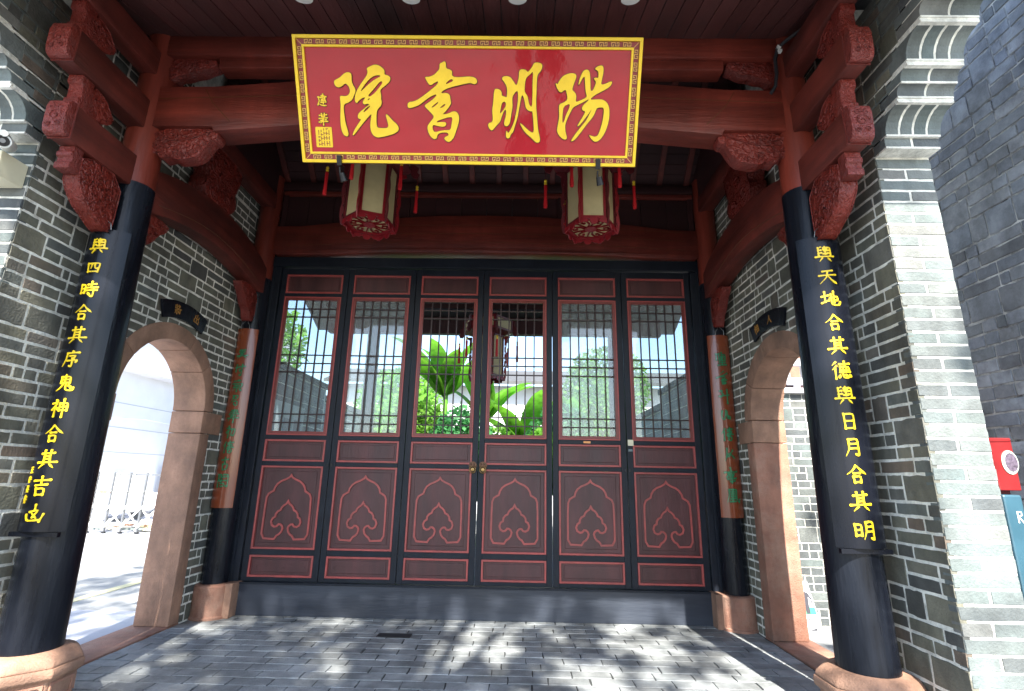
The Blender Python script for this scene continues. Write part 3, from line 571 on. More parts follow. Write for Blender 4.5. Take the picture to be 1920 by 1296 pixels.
    yc = YC+(.02 if s < 0 else .03)
    pol = [(yc+.935*math.sin(t), ZC+.935*math.cos(t)) for t in [(-.37+.74*k/10) for k in range(11)]]+[(yc+.775*math.sin(t), ZC+.775*math.cos(t)) for t in [(.37-.74*k/10) for k in range(11)]]
    G().prism(pol, fx, .014, .034).obj('board', blackB, tb, bev=.003)
    for ch, ang in ((('將', -.14), ('出', .19)) if s < 0 else (('入', -.07), ('相', .23))):
        g = G(); cy_, cz_ = yc+.855*math.sin(ang), ZC+.855*math.cos(ang)
        if s < 0: f2 = lambda u, v, c, A=ang, cy_=cy_, cz_=cz_: fx(cy_+u*math.cos(A)+v*math.sin(A), cz_-u*math.sin(A)+v*math.cos(A), c)
        else: f2 = lambda u, v, c, A=ang, cy_=cy_, cz_=cz_: fx(cy_-u*math.cos(A)+v*math.sin(A), cz_+u*math.sin(A)+v*math.cos(A), c)
        fillchar(g, CH[ch], f2, 0, 0, .095, base=.085, c0=.034, c1=.0365); g.obj('character', dimgold, tb)
# ------------------------------------------------------------------ end piers with corbelled heads
def corbel_brick(g, x0, x1, prof, fn=IDF):                    # prof: (y, z) outline
    n = len(g.v); k = len(prof)
    g.v += [Vector((x0, p[0], p[1])) for p in prof]+[Vector((x1, p[0], p[1])) for p in prof]
    g.f.append([n+i for i in range(k)]); g.f.append([n+k+i for i in reversed(range(k))])
    for i in range(k): g.f.append([n+i, n+k+i, n+k+(i+1) % k, n+(i+1) % k])
PW = .345
for s in (-1, 1):
    fy = -2.69 if s > 0 else -2.77
    x0, x1 = (AW, AW+PW) if s > 0 else (-AW-PW, -AW)
    p = thing('brick_pier', 'pale sunlit brick pier with stepped corbels on the '+('right, beside the dark neighbouring wall' if s > 0 else 'left edge, below the security camera'), 'pier', ((x0+x1)/2, fy, 0))
    G().box(x0+.002, x1-.002, fy+.0, fy+.33, -.03, 3.45).obj('mortar', mortar, p)
    rects = []
    n = 44; h = 3.44/n; rnd = random.Random(5+s)
    for i in range(n):
        a, b = i*h, (i+1)*h
        if i % 2: rects.append((x0, x1, a+.006, b-.006))
        else:
            mcut = x0+PW*.5+rnd.uniform(-.012, .012); rects += [(x0, mcut-.007, a+.006, b-.006), (mcut+.007, x1, a+.006, b-.006)]
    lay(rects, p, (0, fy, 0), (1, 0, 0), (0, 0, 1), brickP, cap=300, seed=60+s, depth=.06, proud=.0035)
    # corbel courses
    z = 3.452
    spec = [('flat', .07, .10, .10, 2), ('cove', .135, .12, .235, 4), ('lip', .024, .255, .255, 1), ('cove', .066, .26, .30, 2), ('cove', .066, .305, .345, 2),
            ('lip', .024, .37, .37, 1), ('cove', .135, .375, .49, 4), ('lip', .024, .515, .515, 1), ('cove', .075, .52, .57, 2), ('flat', .075, .60, .60, 2), ('cove', .075, .62, .68, 2), ('flat', .075, .70, .70, 2), ('flat', .075, .72, .72, 1), ('flat', .075, .74, .74, 2)]
    for kind, hh, pa, pb, nb in spec:
        zb, zt = z+.006, z+hh; ww = PW/nb
        for i in range(nb):
            xa, xb = x0+i*ww+.008, x0+(i+1)*ww-.008
            if i == 0: xa = x0
            if i == nb-1: xb = x1
            back = fy+.20
            if kind == 'cove':
                pr = [(back, zb), (fy-pa, zb)]+[(fy-pa-(pb-pa)*(1-math.cos(t*math.pi/2/5)), zb+(zt-zb)*math.sin(t*math.pi/2/5)*.97) for t in range(1, 6)]+[(fy-pb, zt), (back, zt)]
            else: pr = [(back, zb), (fy-pa, zb), (fy-pb, zt), (back, zt)]
            mg = G(); corbel_brick(mg, x0+.003, x1-.003, [(a_+.0035 if a_ < fy+.1 else a_, b_) for a_, b_ in pr])
            if i == 0 and kind != 'lip': mg.obj('mortar', mortar, p)
            gg = G(); corbel_brick(gg, xa, xb, pr); gg.obj('corbel_brick' if kind != 'lip' else 'corbel_lip', brickP if kind != 'lip' else mortar, p, bev=.003)
        G().box(x0+.003, x1-.003, fy-pa-.001, fy+.2, z-.006, z+.007).obj('mortar_bed', mortar, p)
        z += hh+.004
    # side infill of the wall behind the corbel overhang (stays under the eave)
    G().prism([(fy+.19, 3.46), (fy-.05, 3.46), (fy-.08, 3.60), (fy-.22, 3.80), (fy-.32, 4.0), (fy-.45, 4.2), (fy-.55, 4.44), (fy+.19, 4.44)], (lambda a, b, c: Vector((s*(AW+c), a, b))), .003, .3).obj('mortar', mortar, p)
    sidep = []
    def prof_y(z): return fy-max(.0, min(.74, .09+(z-3.46)*.62))
    for q in bond(fy-.80, fy+.0, 0, 4.34+.158, None, seed=71+s, tall=.36, gap=.014, h=.079, L=.265):
        if q[2] < 3.40: continue
        a_ = max(q[0], prof_y(max(q[2], 3.44))+.10)
        if q[1]-a_ > .04: sidep.append((a_, q[1], max(q[2], 3.47), q[3]))
    if s < 0: lay(sidep, p, (-AW-.001, 0, 0), (0, 1, 0), (0, 0, 1), brick, cap=80, seed=80)
    else: lay([(-q[1], -q[0], q[2], q[3]) for q in sidep], p, (AW+.001, 0, 0), (0, -1, 0), (0, 0, 1), brick, cap=80, seed=81)
# ------------------------------------------------------------------ neighbouring wall on the right
NX = 3.95
nw = thing('neighbour_wall', 'tall dark blue-grey brick wall of the building to the right of the pier', 'wall', (NX, -2.5, 0))
G().box(NX+.002, NX+.5, -3.05, -1.2, -.03, 7.4).obj('mortar', mortarN, nw)
nb = bond(-3.03, -1.22, 0, 6.8, None, seed=91, h=.10, tall=.36, L=.34, gap=.013)
lay([(-q[1], -q[0], q[2], q[3]) for q in nb], nw, (NX, 0, 0), (0, -1, 0), (0, 0, 1), brickN, cap=300, seed=90, depth=.05, proud=.006, jit=.05, cham=.05)
# wall of the side yard seen through the right arch
yw = thing('yard_wall', 'low grey brick yard wall with white capping seen through the right arch', 'wall', (3.8, .02, 0))
G().box(3.04, 4.6, .03, .28, -.03, 2.34).obj('mortar', mortar, yw)
lay([(q[0], q[1], q[2], q[3]) for q in bond(3.05, 4.6, 0, 2.34, None, seed=92, h=.078, tall=.3, L=.26)], yw, (0, .03, 0), (1, 0, 0), (0, 0, 1), brickP, cap=120, seed=93)
G().box(3.035, 4.6, -.03, .30, 2.342, 2.40).obj('capping', whitewall, yw, bev=.004)
cw = thing('coin_lattice', 'white coin-shaped openwork ornament standing on the yard wall in the right arch', 'lattice', (3.56, .1, 2.40))
def octo(r, q=.42): return [(r, -r*q), (r, r*q), (r*q, r), (-r*q, r), (-r, r*q), (-r, -r*q), (-r*q, -r), (r*q, -r)]
fcw = frame((3.56, .06, 2.60), (1, 0, 0), (0, 0, 1))
G().prism(octo(.15, .62), fcw, -.05, 0, [[(.068, -.068), (.068, .068), (-.068, .068), (-.068, -.068)]]).obj('coin_ring', whitewall, cw, bev=.004)
for a, b in ((-.20, -.15), (.15, .45)): G().box(-.028, .028, -.045, -.005, a, b, lambda x, y, z: Vector((3.56+x, .06-y, 2.60+z))).obj('post', whitewall, cw)
sh = thing('side_roof', 'tan timbered roof edge seen behind the coin ornament in the right arch', 'roof', (3.6, .9, 2.4))
G().box(3.55, 3.68, .8, .95, 2.3, 2.9).obj('post', varn, sh); G().box(3.3, 4.6, 1.42, 1.5, 2.78, 3.6).obj('beam', stone, sh); G().box(3.2, 4.6, 1.3, 1.4, 2.3, 2.78).obj('board', darkplankX, sh)
# ------------------------------------------------------------------ roof
rf = thing('roof', 'dark red boarded roof underside and tiled slopes over the gateway', 'roof', (0, -1.2, 4.8))
def slab(y0, z0, y1, z1, t, x0=-3.06, x1=3.06): return G().quadbox([(x0, y0, z0), (x1, y0, z0), (x1, y1, z1), (x0, y1, z1), (x0, y0, z0+t), (x1, y0, z0+t), (x1, y1, z1+t), (x0, y1, z1+t)])
EY, EZ = -3.88, 4.313
slab(EY, EZ+.03, -2.05, 4.86, .16, -3.25, 3.25).obj('tile_slope', tile, rf); slab(-2.1, 4.9, -1.1, 6.0, .14).obj('tile_slope', tile, rf)
slab(-1.1, 6.0, .15, 4.95, .14).obj('tile_slope', tile, rf); slab(.0, 4.98, 2.75, 3.78, .16, -3.05, 3.05).obj('tile_slope', tile, rf)
nP = 42; px0 = -AW+.01; pw = (2*AW-.02)/nP
for i in range(nP):
    xa = px0+i*pw; d = random.uniform(-.003, .003)
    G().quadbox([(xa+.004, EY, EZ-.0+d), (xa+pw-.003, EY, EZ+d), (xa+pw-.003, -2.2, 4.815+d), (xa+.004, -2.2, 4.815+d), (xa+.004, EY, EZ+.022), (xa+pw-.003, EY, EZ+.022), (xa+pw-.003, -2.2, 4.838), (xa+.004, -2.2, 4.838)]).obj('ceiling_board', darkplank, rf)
for i in range(12):                                           # rear slope boards, running across
    y1 = .0-i*.09; z1 = 4.93+i*.082
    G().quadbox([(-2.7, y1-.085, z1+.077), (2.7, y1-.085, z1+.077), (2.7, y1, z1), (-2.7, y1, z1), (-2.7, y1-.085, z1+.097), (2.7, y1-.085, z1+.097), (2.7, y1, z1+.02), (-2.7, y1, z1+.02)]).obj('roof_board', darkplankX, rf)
for i in range(16):
    xc = -2.497+i*.33
    G().quadbox([(xc-.032, -1.05, 5.845), (xc+.032, -1.05, 5.845), (xc+.032, .02, 4.868), (xc-.032, .02, 4.868), (xc-.032, -1.05, 5.895), (xc+.032, -1.05, 5.895), (xc+.032, .02, 4.918), (xc-.032, .02, 4.918)]).obj('rafter', redY, rf, bev=.004)
G().box(-2.72, 2.72, EY-.03, EY+.03, EZ-.09, EZ+.02).obj('eave_board', redX, rf, bev=.005)
for i in range(8): G().box(-2.7, 2.7, .3+i*.3, .31+i*.3, 4.86-.131*i-.09, 4.86-.131*i).obj('hall_batten', darkplankX, rf)
# ------------------------------------------------------------------ timber frame across the front
def beam(name, label, g, m, loc, cat='beam'): 
    t = thing(name, label, cat, loc); g.obj('timber', m, t, bev=.012, smooth=True); return t
t = thing('crossbeam', 'thick arched red crossbeam behind the golden-framed sign', 'beam', (0, -2.22, 4.15))
pol = [(-2.50, 3.945), (-1.95, 3.945), (-1.93, 3.905), (-1.3, 3.965), (0, 3.99), (1.3, 3.965), (1.93, 3.905), (1.95, 3.945), (2.50, 3.945), (2.50, 4.30), (2.0, 4.305), (1.3, 4.365), (0, 4.40), (-1.3, 4.365), (-2.0, 4.305), (-2.50, 4.30)]
ff = frame((0, -2.22, 0), (1, 0, 0), (0, 0, 1))
G().prism(pol, ff, -.10, .085).obj('timber', redX, t, bev=.02, smooth=True)
for s in (-1, 1):
    g = G(); g.ribbon([(s*2.05, 4.28), (s*1.98, 4.16), (s*1.82, 3.99)], .006, ff, .084, .0875); g.obj('carved_line', outl, t)
G().ribbon([(-2.4, 4.19), (-1.2, 4.235), (0, 4.25), (1.2, 4.235), (2.4, 4.19)], .005, ff, .084, .0865).obj('seam', outl, t)
t = thing('upper_crossbeam', 'narrow straight red beam under the ceiling boards above the sign', 'beam', (0, -2.22, 4.7))
G().box(-2.5, 2.5, -2.31, -2.14, 4.60, 4.83).obj('timber', redX, t, bev=.012, smooth=True)
G().box(-2.0, 2.0, -2.29, -2.16, 4.50, 4.598).obj('lower_timber', redX, t, bev=.01, smooth=True)
# carved spandrels below both beams
SP = [(1.91,3.877),(1.909,3.915),(1.94,3.943),(2.44,3.943),(2.429,3.742),(2.395,3.724),(2.374,3.751),(2.34,3.732),(2.323,3.686),(2.28,3.695),(2.249,3.704),(2.206,3.676),(2.146,3.68),(2.087,3.689),(2.041,3.706),(2.005,3.752),(1.977,3.808),(1.956,3.849),(1.928,3.850)]
SU = [(2.03,4.565),(2.05,4.598),(2.45,4.598),(2.43,4.436),(2.397,4.405),(2.356,4.41),(2.327,4.45),(2.264,4.45),(2.216,4.475),(2.141,4.484),(2.089,4.519),(2.032,4.539)]
for s in (-1, 1):
    side = 'left' if s < 0 else 'right'
    t = thing('carved_spandrel', 'fish-dragon carved red bracket under the %s end of the thick crossbeam' % side, 'bracket', (s*2.2, -2.22, 3.8), 'carved brackets')
    fs = lambda a, b, c=0, s=s: Vector((s*a, -2.22-c, b))
    if s < 0: P_ = [(-a, b) for a, b in SP][::-1]
    else: P_ = SP
    G().prism(chaikin(P_, 1), ff, -.05, .055).obj('carving', carv, t, bev=.012, smooth=True)
    g = G()
    for (x, z, r, tu, a0, h) in ((2.36, 3.86, .05, 1.2, 0, 1), (2.28, 3.80, .045, 1.1, 2, -1), (2.33, 3.77, .035, 1.2, 4, 1), (2.22, 3.74, .035, 1., 1, 1), (2.40, 3.79, .03, 1.2, 3, -1), (2.25, 3.88, .04, .8, 5, -1), (2.0, 3.9, .026, .9, 1, 1), (2.13, 3.73, .03, .8, 0, -1)):
        g.tube([fs(q[0], q[1], .06) for q in spiral(x, z, r, tu, a0, h)], [.009-.006*k/14 for k in range(15)], 5)
    g.tube([fs(*q, .06) for q in ((1.95, 3.925), (2.0, 3.905), (2.1, 3.86), (2.2, 3.84), (2.28, 3.86), (2.42, 3.91))], .007, 5)
    for k in range(12):
        a = k/11; x = 1.955+.36*a; z = 3.84-.155*math.sin(min(1, a*1.9)*math.pi/2)
        g.tube([fs(x, z+.004, .058), fs(x+.018, z+.032, .062)], [.006, .009], 5)
    g.obj('scroll_relief', carv, t, smooth=True)
    t = thing('carved_spandrel', 'small carved red scroll under the %s end of the narrow upper beam' % side, 'bracket', (s*2.2, -2.22, 4.5), 'carved brackets')
    P_ = [(-a, b) for a, b in SU][::-1] if s < 0 else SU
    G().prism(chaikin(P_, 1), ff, -.05, .05).obj('carving', carv, t, bev=.01, smooth=True)
    g = G()
    for (x, z, r, a0, h) in ((2.39, 4.50, .04, 0, 1), (2.30, 4.53, .035, 2, -1), (2.21, 4.54, .03, 0, 1), (2.12, 4.565, .02, 1, 1), (2.37, 4.44, .02, 1, -1)):
        g.tube([fs(q[0], q[1], .054) for q in spiral(x, z, r, 1.1, a0, h)], .006, 5)
    g.obj('scroll_relief', carv, t, smooth=True)
# ------------------------------------------------------------------ columns
CX, CY = 2.51, -2.2235
def col_r(z): return .168-.034*min(1, z/3.45)
for s in (-1, 1):
    side = 'left' if s < 0 else 'right'
    t = thing('gate_column', 'round front column on the %s, black below and red above, on a sandstone base' % side, 'column', (s*CX, CY, 0))
    zs = [.335+(3.455-.335)*k/12 for k in range(13)]
    G().lathe([(col_r(z), z) for z in zs], 40, (s*CX, CY, 0)).obj('black_shaft', black, t, smooth=True)
    zs = [3.4565+(4.86-3.4565)*k/6 for k in range(7)]
    G().lathe([(.131-.006*(z-3.45), z) for z in zs], 40, (s*CX, CY, 0)).obj('red_shaft', redZ, t, smooth=True)
    b = G().lathe([(.22, .0), (.265, .0), (.275, .02), (.275, .05), (.255, .07), (.26, .19), (.29, .21), (.295, .235), (.29, .262)], 8, (s*CX, CY, 0), a0=math.pi/8).obj('stone_base', stone, t, bev=.008, smooth=True)
    G().lathe([(.284, .2625), (.278, .285), (.25, .312), (.21, .330), (.17, .3345)], 8, (s*CX, CY, 0), a0=math.pi/8).obj('base_cap', stone, b, bev=.01, smooth=True)
    for k in range(8):
        a = math.pi/4*k; ap = .2585*math.cos(math.pi/8)
        f8 = frame((s*CX+ap*math.cos(a), CY+ap*math.sin(a), 0), (-math.sin(a), math.cos(a), 0), (0, 0, 1))
        o1, o2 = .105, .095
        G().prism([(-.082, .085), (.082, .085), (.082, .178), (-.082, .178)], f8, -.01, .008, [[(-.07, .097), (.07, .097), (.07, .155), (.057, .166), (-.057, .166), (-.07, .155)]]).obj('panel_frame', stoneR, b)
    # rear column beside the doors
    xr = s*2.612
    t = thing('door_column', 'slim rear column beside the doors on the %s, on a squared sandstone block' % side, 'column', (xr, -.10, 0))
    G().lathe([(.128, .31), (.126, 1.5), (.120, 3.565)], 32, (xr, -.10, 0)).obj('black_shaft', black, t, smooth=True)
    G().lathe([(.1195, 3.566), (.112, 4.9)], 32, (xr, -.10, 0)).obj('red_shaft', redZ, t, smooth=True)
    xi = s*2.385; xo = s*2.73
    sb = G().lathe([(.19, .0), (.19, .02), (.178, .03), (.178, .295), (.16, .309)], 36, (s*2.60, -.12, 0)).obj('stone_drum', stoneR, t, smooth=True)
    G().box(min(s*2.375, s*2.455), max(s*2.375, s*2.455), -.20, .08, .0, .312).obj('stone_block', stone, t, bev=.006)
# ------------------------------------------------------------------ curved couplet boards
def wire(parent, x, y, z0, ztop, w):
    g = G(); g.tube([(x-w, y-.02, z0-.01), (x-w*.96, y-.03, z0+.03), (x-w*.5, y-.03, z0+.055), (x-.02, y-.02, ztop-.03), (x, y-.005, ztop), (x+.02, y-.02, ztop-.03), (x+w*.5, y-.03, z0+.055), (x+w*.96, y-.03, z0+.03), (x+w, y-.02, z0-.01)], .0035, 5)
    g.obj('hanging_wire', steel, parent)
def curved_board(name, label, cx, cy, R, hw, z0, z1, m, thick=.022, yaw=0.):
    t = thing(name, label, 'couplet board', (cx, cy-R, z0)); A = math.asin(hw/R); n = 16; g = G(); f = cyl(cx, cy, 0, R)
    rows = [[f(R*(-A+2*A*i/n), z, c) for i in range(n+1)] for (z, c) in ((z0, 0), (z1, 0), (z1, -thick), (z0, -thick))]
    for r_ in rows: g.v += r_
    k = n+1
    for i in range(n):
        for a in range(4): b = (a+1) % 4; g.f.append([a*k+i, b*k+i, b*k+i+1, a*k+i+1][::-1])
    g.f.append([0, k, 2*k, 3*k]); g.f.append([n, 3*k+n, 2*k+n, k+n])
    g.obj('board', m, t, bev=.0, smooth=True); return t, f
for s in (-1, 1):
    txt = '與四時合其序鬼神合其吉凶' if s < 0 else '與天地合其德與日月合其明'
    t, f = curved_board('couplet_board', 'long curved black board with yellow characters hung on the %s front column' % ('left' if s < 0 else 'right'), s*2.495, CY, .197, .152, 1.015, 3.015, blackB)
    for i, ch in enumerate(txt):
        z = 2.885-i*.1605; g = G()
        fillchar(g, CH[ch], f, 0 if s < 0 else -.01, z, .124, base=.085, c0=-.001, c1=.0045); g.obj('character', yellowch, t)
    if s < 0:
        for i, ch in enumerate('王守長書'):
            g = G(); fillchar(g, CH[ch], f, -.115, 1.375-i*.058, .046, base=.13, c0=-.001, c1=.003); g.obj('signature', yellowch, t)
    wire(t, s*2.495, CY-.18, 3.02, 3.17, .062)
    G().box(s*2.495-.15, s*2.495+.15, CY-.175, CY-.15, .985, 1.012).obj('lower_batten', blackB, t)
    t, f = curved_board('verse_board', 'varnished brown curved board with green cursive lettering on the %s door column' % ('left' if s < 0 else 'right'), s*2.605, -.10, .150, .116, 1.03, 2.93, varn, .016)
    seq = ['k1', 'k2', 'k3', 'k4', 'k5', 'k6', 'g5', 'k8', 'k9'] if s < 0 else ['g1', 'g2', 'g3', 'g4', 'g5', 'g6', 'g7', 'g8']
    zt = 2.62 if s < 0 else 2.66; st = (2.62-1.36)/8*1.05 if s < 0 else (2.66-1.24)/7
    for i, ch in enumerate(seq):
        for mm, b_, c1 in ((outl, .135, .0022), (greench, .092, .004)):
            g = G(); fillchar(g, CH[ch], f, .0, zt-i*st, .14 if s < 0 else .155, base=b_, c0=-.001, c1=c1, sx=.9); g.obj('character' if mm is greench else 'character_outline', mm, t)
    wire(t, s*2.605, -.24, 2.935, 3.03, .045)
# ------------------------------------------------------------------ outriggers from the front columns
def scroll_panel(t, s, outline, spirals, x, half=.035, name='carved_panel'):
    f = lambda a, b, c=0: Vector((x+c, a, b))
    P_ = chaikin(outline, 1)
    G().prism(P_, f, -half, half).obj(name, carv, t, bev=.008, smooth=True)
    g = G()
    for (y, z, r, tu, a0, h) in spirals:
        for sg in (-1, 1):
            g.tube([f(q[0], q[1], sg*(half+.004)) for q in spiral(y, z, r, tu, a0, h)], [.008-.005*k/14 for k in range(15)], 5)
    rim = [f(a, b, sg*(half+.002)) for sg in (-1,) for a, b in P_+P_[:1]]
    g.tube(rim, .005, 4); g.tube([f(a, b, half+.002) for a, b in P_+P_[:1]], .005, 4)
    g.obj('scroll_relief', carv, t, smooth=True)
for s in (-1, 1):
    side = 'left' if s < 0 else 'right'; x = s*2.51
    for k, (z0, z1, ye, nm) in enumerate(((3.415, 3.665, -2.93, 'lowest'), (3.905, 4.155, -3.04, 'middle'), (4.39, 4.60, -3.16, 'topmost'))):
        t = thing('outrigger_beam', '%s red outrigger beam reaching forward from the %s front column' % (nm, side), 'beam', (x, -2.6, z0), 'outrigger beams')
        hw = .064
        G().box(x-hw, x+hw, ye+.07, CY-.05, z0, z1).obj('timber', redY, t, bev=.01, smooth=True)
        # carved rounded end
        f = lambda a, b, c=0, x=x: Vector((x+c, a, b))
        G().prism([(ye+.069, z0+.01), (ye+.04, z0-.0), (ye+.01, z0+.02), (ye, z0+.06), (ye-.004, z1-.06), (ye+.008, z1-.012), (ye+.03, z1+.003), (ye+.069, z1+.003)], f, -hw-.006, hw+.006).obj('carved_end', carv, t, bev=.012, smooth=True)
        G().box(x-hw-.010, x+hw+.010, ye+.056, ye+.068, z0-.002, z1+.006).obj('end_band', carv, t, bev=.003)
        fe = frame((x, ye-.004, (z0+z1)/2), (1, 0, 0), (0, 0, 1)); g = G()
        for q in ((0, 0, .045, 1.4, 0, 1), (-.03, .06, .022, 1, 1, -1), (.03, .06, .022, 1, 2, 1), (-.03, -.06, .02, 1, 3, 1), (.03, -.06, .02, 1, 3, -1)):
            g.tube([fe(p_[0], p_[1], .0) for p_ in spiral(*q)], .004, 4)
        g.obj('end_relief', carv, t, smooth=True)
    # carved blocks between the outriggers
    for k, (z0, z1, ye, nm) in enumerate(((3.67, 3.90, -2.86, 'between the lowest and middle'), (4.16, 4.385, -2.97, 'between the middle and topmost'))):
        t = thing('bearing_block', 'carved red block and pierced scroll %s outriggers on the %s' % (nm, side), 'bracket', (x, ye, z0), 'carved blocks between the outriggers')
        f = lambda a, b, c=0, x=x: Vector((x+c, a, b)); zz = z1-z0
        G().prism([(ye, z0), (ye+.09, z0), (ye+.09, z1), (ye-.01, z1), (ye-.01, z1-.25*zz), (ye+.01, z1-.3*zz), (ye+.012, z0+.3*zz), (ye-.004, z0+.25*zz)], f, -.05, .05).obj('block', carv, t, bev=.008, smooth=True)
        scroll_panel(t, s, [(ye+.09, z0+.01), (ye+.14, z0-.0+.012), (ye+.24, z0+.03), (ye+.30, z0+.10), (ye+.27, z0+.13), (ye+.2, z1-.02), (ye+.09, z1-.003)],
                     [(ye+.15, z0+.13, .04, 1.3, 0, 1), (ye+.22, z0+.09, .035, 1.2, 2, -1), (ye+.13, z0+.06, .03, 1.1, 4, 1), (ye+.26, z0+.1, .02, 1, 1, 1)], x)
    t = thing('carved_brace', 'large carved red scroll brace under the lowest outrigger on the %s' % side, 'bracket', (x, -2.7, 3.1), 'carved braces')
    f = lambda a, b, c=0, x=x: Vector((x+c, a, b)); ye = -2.80
    G().prism([(ye, 3.41), (ye, 3.375), (ye-.012, 3.36), (ye-.012, 3.335), (ye+.004, 3.325), (ye+.004, 3.30), (ye-.01, 3.285), (ye-.008, 3.245), (ye+.07, 3.245), (ye+.07, 3.41)], f, -.052, .052).obj('block', carv, t, bev=.006, smooth=True)
    scroll_panel(t, s, [(ye+.071, 3.41), (ye+.071, 3.23), (ye+.10, 3.17), (ye+.17, 3.09), (ye+.26, 3.045), (ye+.33, 3.0), (ye+.39, 2.99), (ye+.405, 3.05), (ye+.41, 3.41)],
                 [(ye+.33, 3.09, .05, 1.3, 0, 1), (ye+.22, 3.17, .055, 1.4, 2, -1), (ye+.14, 3.27, .05, 1.2, 4, 1), (ye+.30, 3.24, .05, 1.2, 1, 1), (ye+.36, 3.18, .03, 1.1, 3, -1), (ye+.22, 3.32, .04, 1.1, 5, -1), (ye+.35, 3.34, .035, 1, 2, 1)], x, half=.05)
# ------------------------------------------------------------------ side beams along the walls
for s in (-1, 1):
    side = 'left' if s < 0 else 'right'; x = s*2.60; f = lambda a, b, c=0, x=x: Vector((x+c, a, b))
    t = thing('moon_beam', 'arched red side beam crossing in front of the %s brick wall' % side, 'beam', (x, -1.15, 3.5))
    lo = [(-2.15+2.0*k/12, 3.375+.135*math.sin(math.pi*min(1, max(0, (k-1)/10)))**.8) for k in range(13)]
    hi = [(-2.15+2.0*k/12, 3.665+.235*math.sin(math.pi*k/12)**.75) for k in range(12, -1, -1)]
    G().prism(lo+hi, f, -.085, .085).obj('timber', redY, t, bev=.022, smooth=True)
    g = G()
    for sg in (-1, 1): g.tube([f(-1.95+1.6*k/12, 3.47+.13*math.sin(math.pi*k/12), sg*.086) for k in range(13)], .004, 4)
    g.obj('carved_line', outl, t)
    for (ya, nm) in ((-2.085, 'front'), (-.215, 'rear')):
        q = 1 if nm == 'front' else -1
        t = thing('carved_spandrel', 'narrow carved red bracket under the %s end of the %s side beam' % (nm, side), 'bracket', (x, ya, 3.2), 'carved brackets')
        sc = 1. if nm == 'front' else 1.
        out = [(ya, 3.39), (ya, 3.10), (ya+q*.02, 3.03), (ya+q*.07, 3.0), (ya+q*.11, 3.05), (ya+q*.13, 3.12), (ya+q*.20, 3.17), (ya+q*.25, 3.26), (ya+q*.33, 3.32), (ya+q*.36, 3.39)]
        if q < 0: out = out[::-1]
        scroll_panel(t, s, out, [(ya+q*.09, 3.10, .035, 1.2, 0, 1), (ya+q*.11, 3.21, .045, 1.2, 2, -1), (ya+q*.2, 3.27, .04, 1.2, 4, 1), (ya+q*.08, 3.31, .04, 1.1, 1, 1), (ya+q*.28, 3.34, .025, 1, 1, 1)], x, half=.04)
    t = thing('carved_post', 'leaf-carved red post standing on the %s side beam' % side, 'bracket', (x, -1.2, 3.9))
    out = [(-1.42, 3.90), (-1.30, 3.86), (-1.05, 3.87), (-.96, 3.95), (-.92, 4.04), (-.98, 4.12), (-.93, 4.25), (-.90, 4.45), (-1.5, 4.45), (-1.47, 4.25), (-1.40, 4.12), (-1.46, 4.03)]
    scroll_panel(t, s, out, [(-1.1, 4.0, .06, 1.2, 0, 1), (-1.3, 4.02, .06, 1.2, 2, -1), (-1.2, 4.18, .08, 1.2, 1, 1), (-1.02, 4.3, .06, 1.1, 4, 1), (-1.36, 4.3, .06, 1.1, 3, -1), (-1.2, 4.35, .05, 1.1, 0, 1)], x, half=.075)
    t = thing('side_purlin', 'dark red upper beam along the top of the %s wall' % side, 'beam', (x, -1.1, 4.6))
    G().box(x-.08, x+.08, -2.12, .05, 4.452, 4.64).obj('timber', redY, t, bev=.015, smooth=True)
    G().quadbox([(x-.07, -1.2, 4.642), (x+.07, -1.2, 4.642), (x+.07, .05, 4.642), (x-.07, .05, 4.642), (x-.07, -1.2, 5.9), (x+.07, -1.2, 5.9), (x+.07, .05, 4.85), (x-.07, .05, 4.85)]).obj('gable_board', darkplankX, t)
# ------------------------------------------------------------------ door front
t = thing('door_head_beam', 'broad arched red beam directly above the black door frame', 'beam', (0, -.02, 4.1))
fd = frame((0, -.04, 0), (1, 0, 0), (0, 0, 1))
lo = [(-2.5, 3.90), (-2.45, 3.874), (-1.9, 3.885), (-1.2, 3.92), (0, 3.93), (1.2, 3.92), (1.9, 3.885), (2.45, 3.874), (2.5, 3.90)]
hi = [(2.5, 4.24), (2.2, 4.245), (1.4, 4.34), (.6, 4.40), (0, 4.41), (-.6, 4.40), (-1.4, 4.34), (-2.2, 4.245), (-2.5, 4.24)]
G().prism(lo+hi, fd, -.09, .09).obj('timber', redX, t, bev=.02, smooth=True)
G().prism([(-2.45, 3.902), (-1.2, 3.945), (0, 3.955), (1.2, 3.945), (2.45, 3.902), (2.45, 3.93), (1.2, 3.975), (0, 3.985), (-1.2, 3.975), (-2.45, 3.93)], fd, .088, .0945).obj('moulding', redX, t, bev=.003)
g = G()
for z in (4.05, 4.16, 4.27): g.ribbon([(-2.35, z-.06), (-1, z), (0, z+.012), (1, z), (2.35, z-.06)], .004, fd, .0895, .0915)
g.obj('seam', outl, t)
t = thing('frieze', 'dark red boarded frieze above the arched door beam', 'panel', (0, 0, 4.5))
for i in range(16):
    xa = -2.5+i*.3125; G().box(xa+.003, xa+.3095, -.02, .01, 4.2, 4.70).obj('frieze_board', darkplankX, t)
G().box(-2.5, 2.5, -.06, .03, 4.702, 4.755).obj('moulding', redX, t, bev=.01)
for xx in (-2.47, -.9, .9, 2.47): G().box(xx-.03, xx+.03, -.05, -.021, 4.25, 4.70).obj('stile', darkplankX, t, bev=.004)
t = thing('eave_purlin', 'long dark beam carrying the rafters over the frieze', 'beam', (0, 0, 4.8))
G().box(-2.6, 2.6, -.09, .07, 4.757, 4.866).obj('timber', darkplankX, t, bev=.02, smooth=True)
G().box(-2.7, 2.7, .0, .05, 4.868, 5.0).obj('closing_board', darkplankX, t)
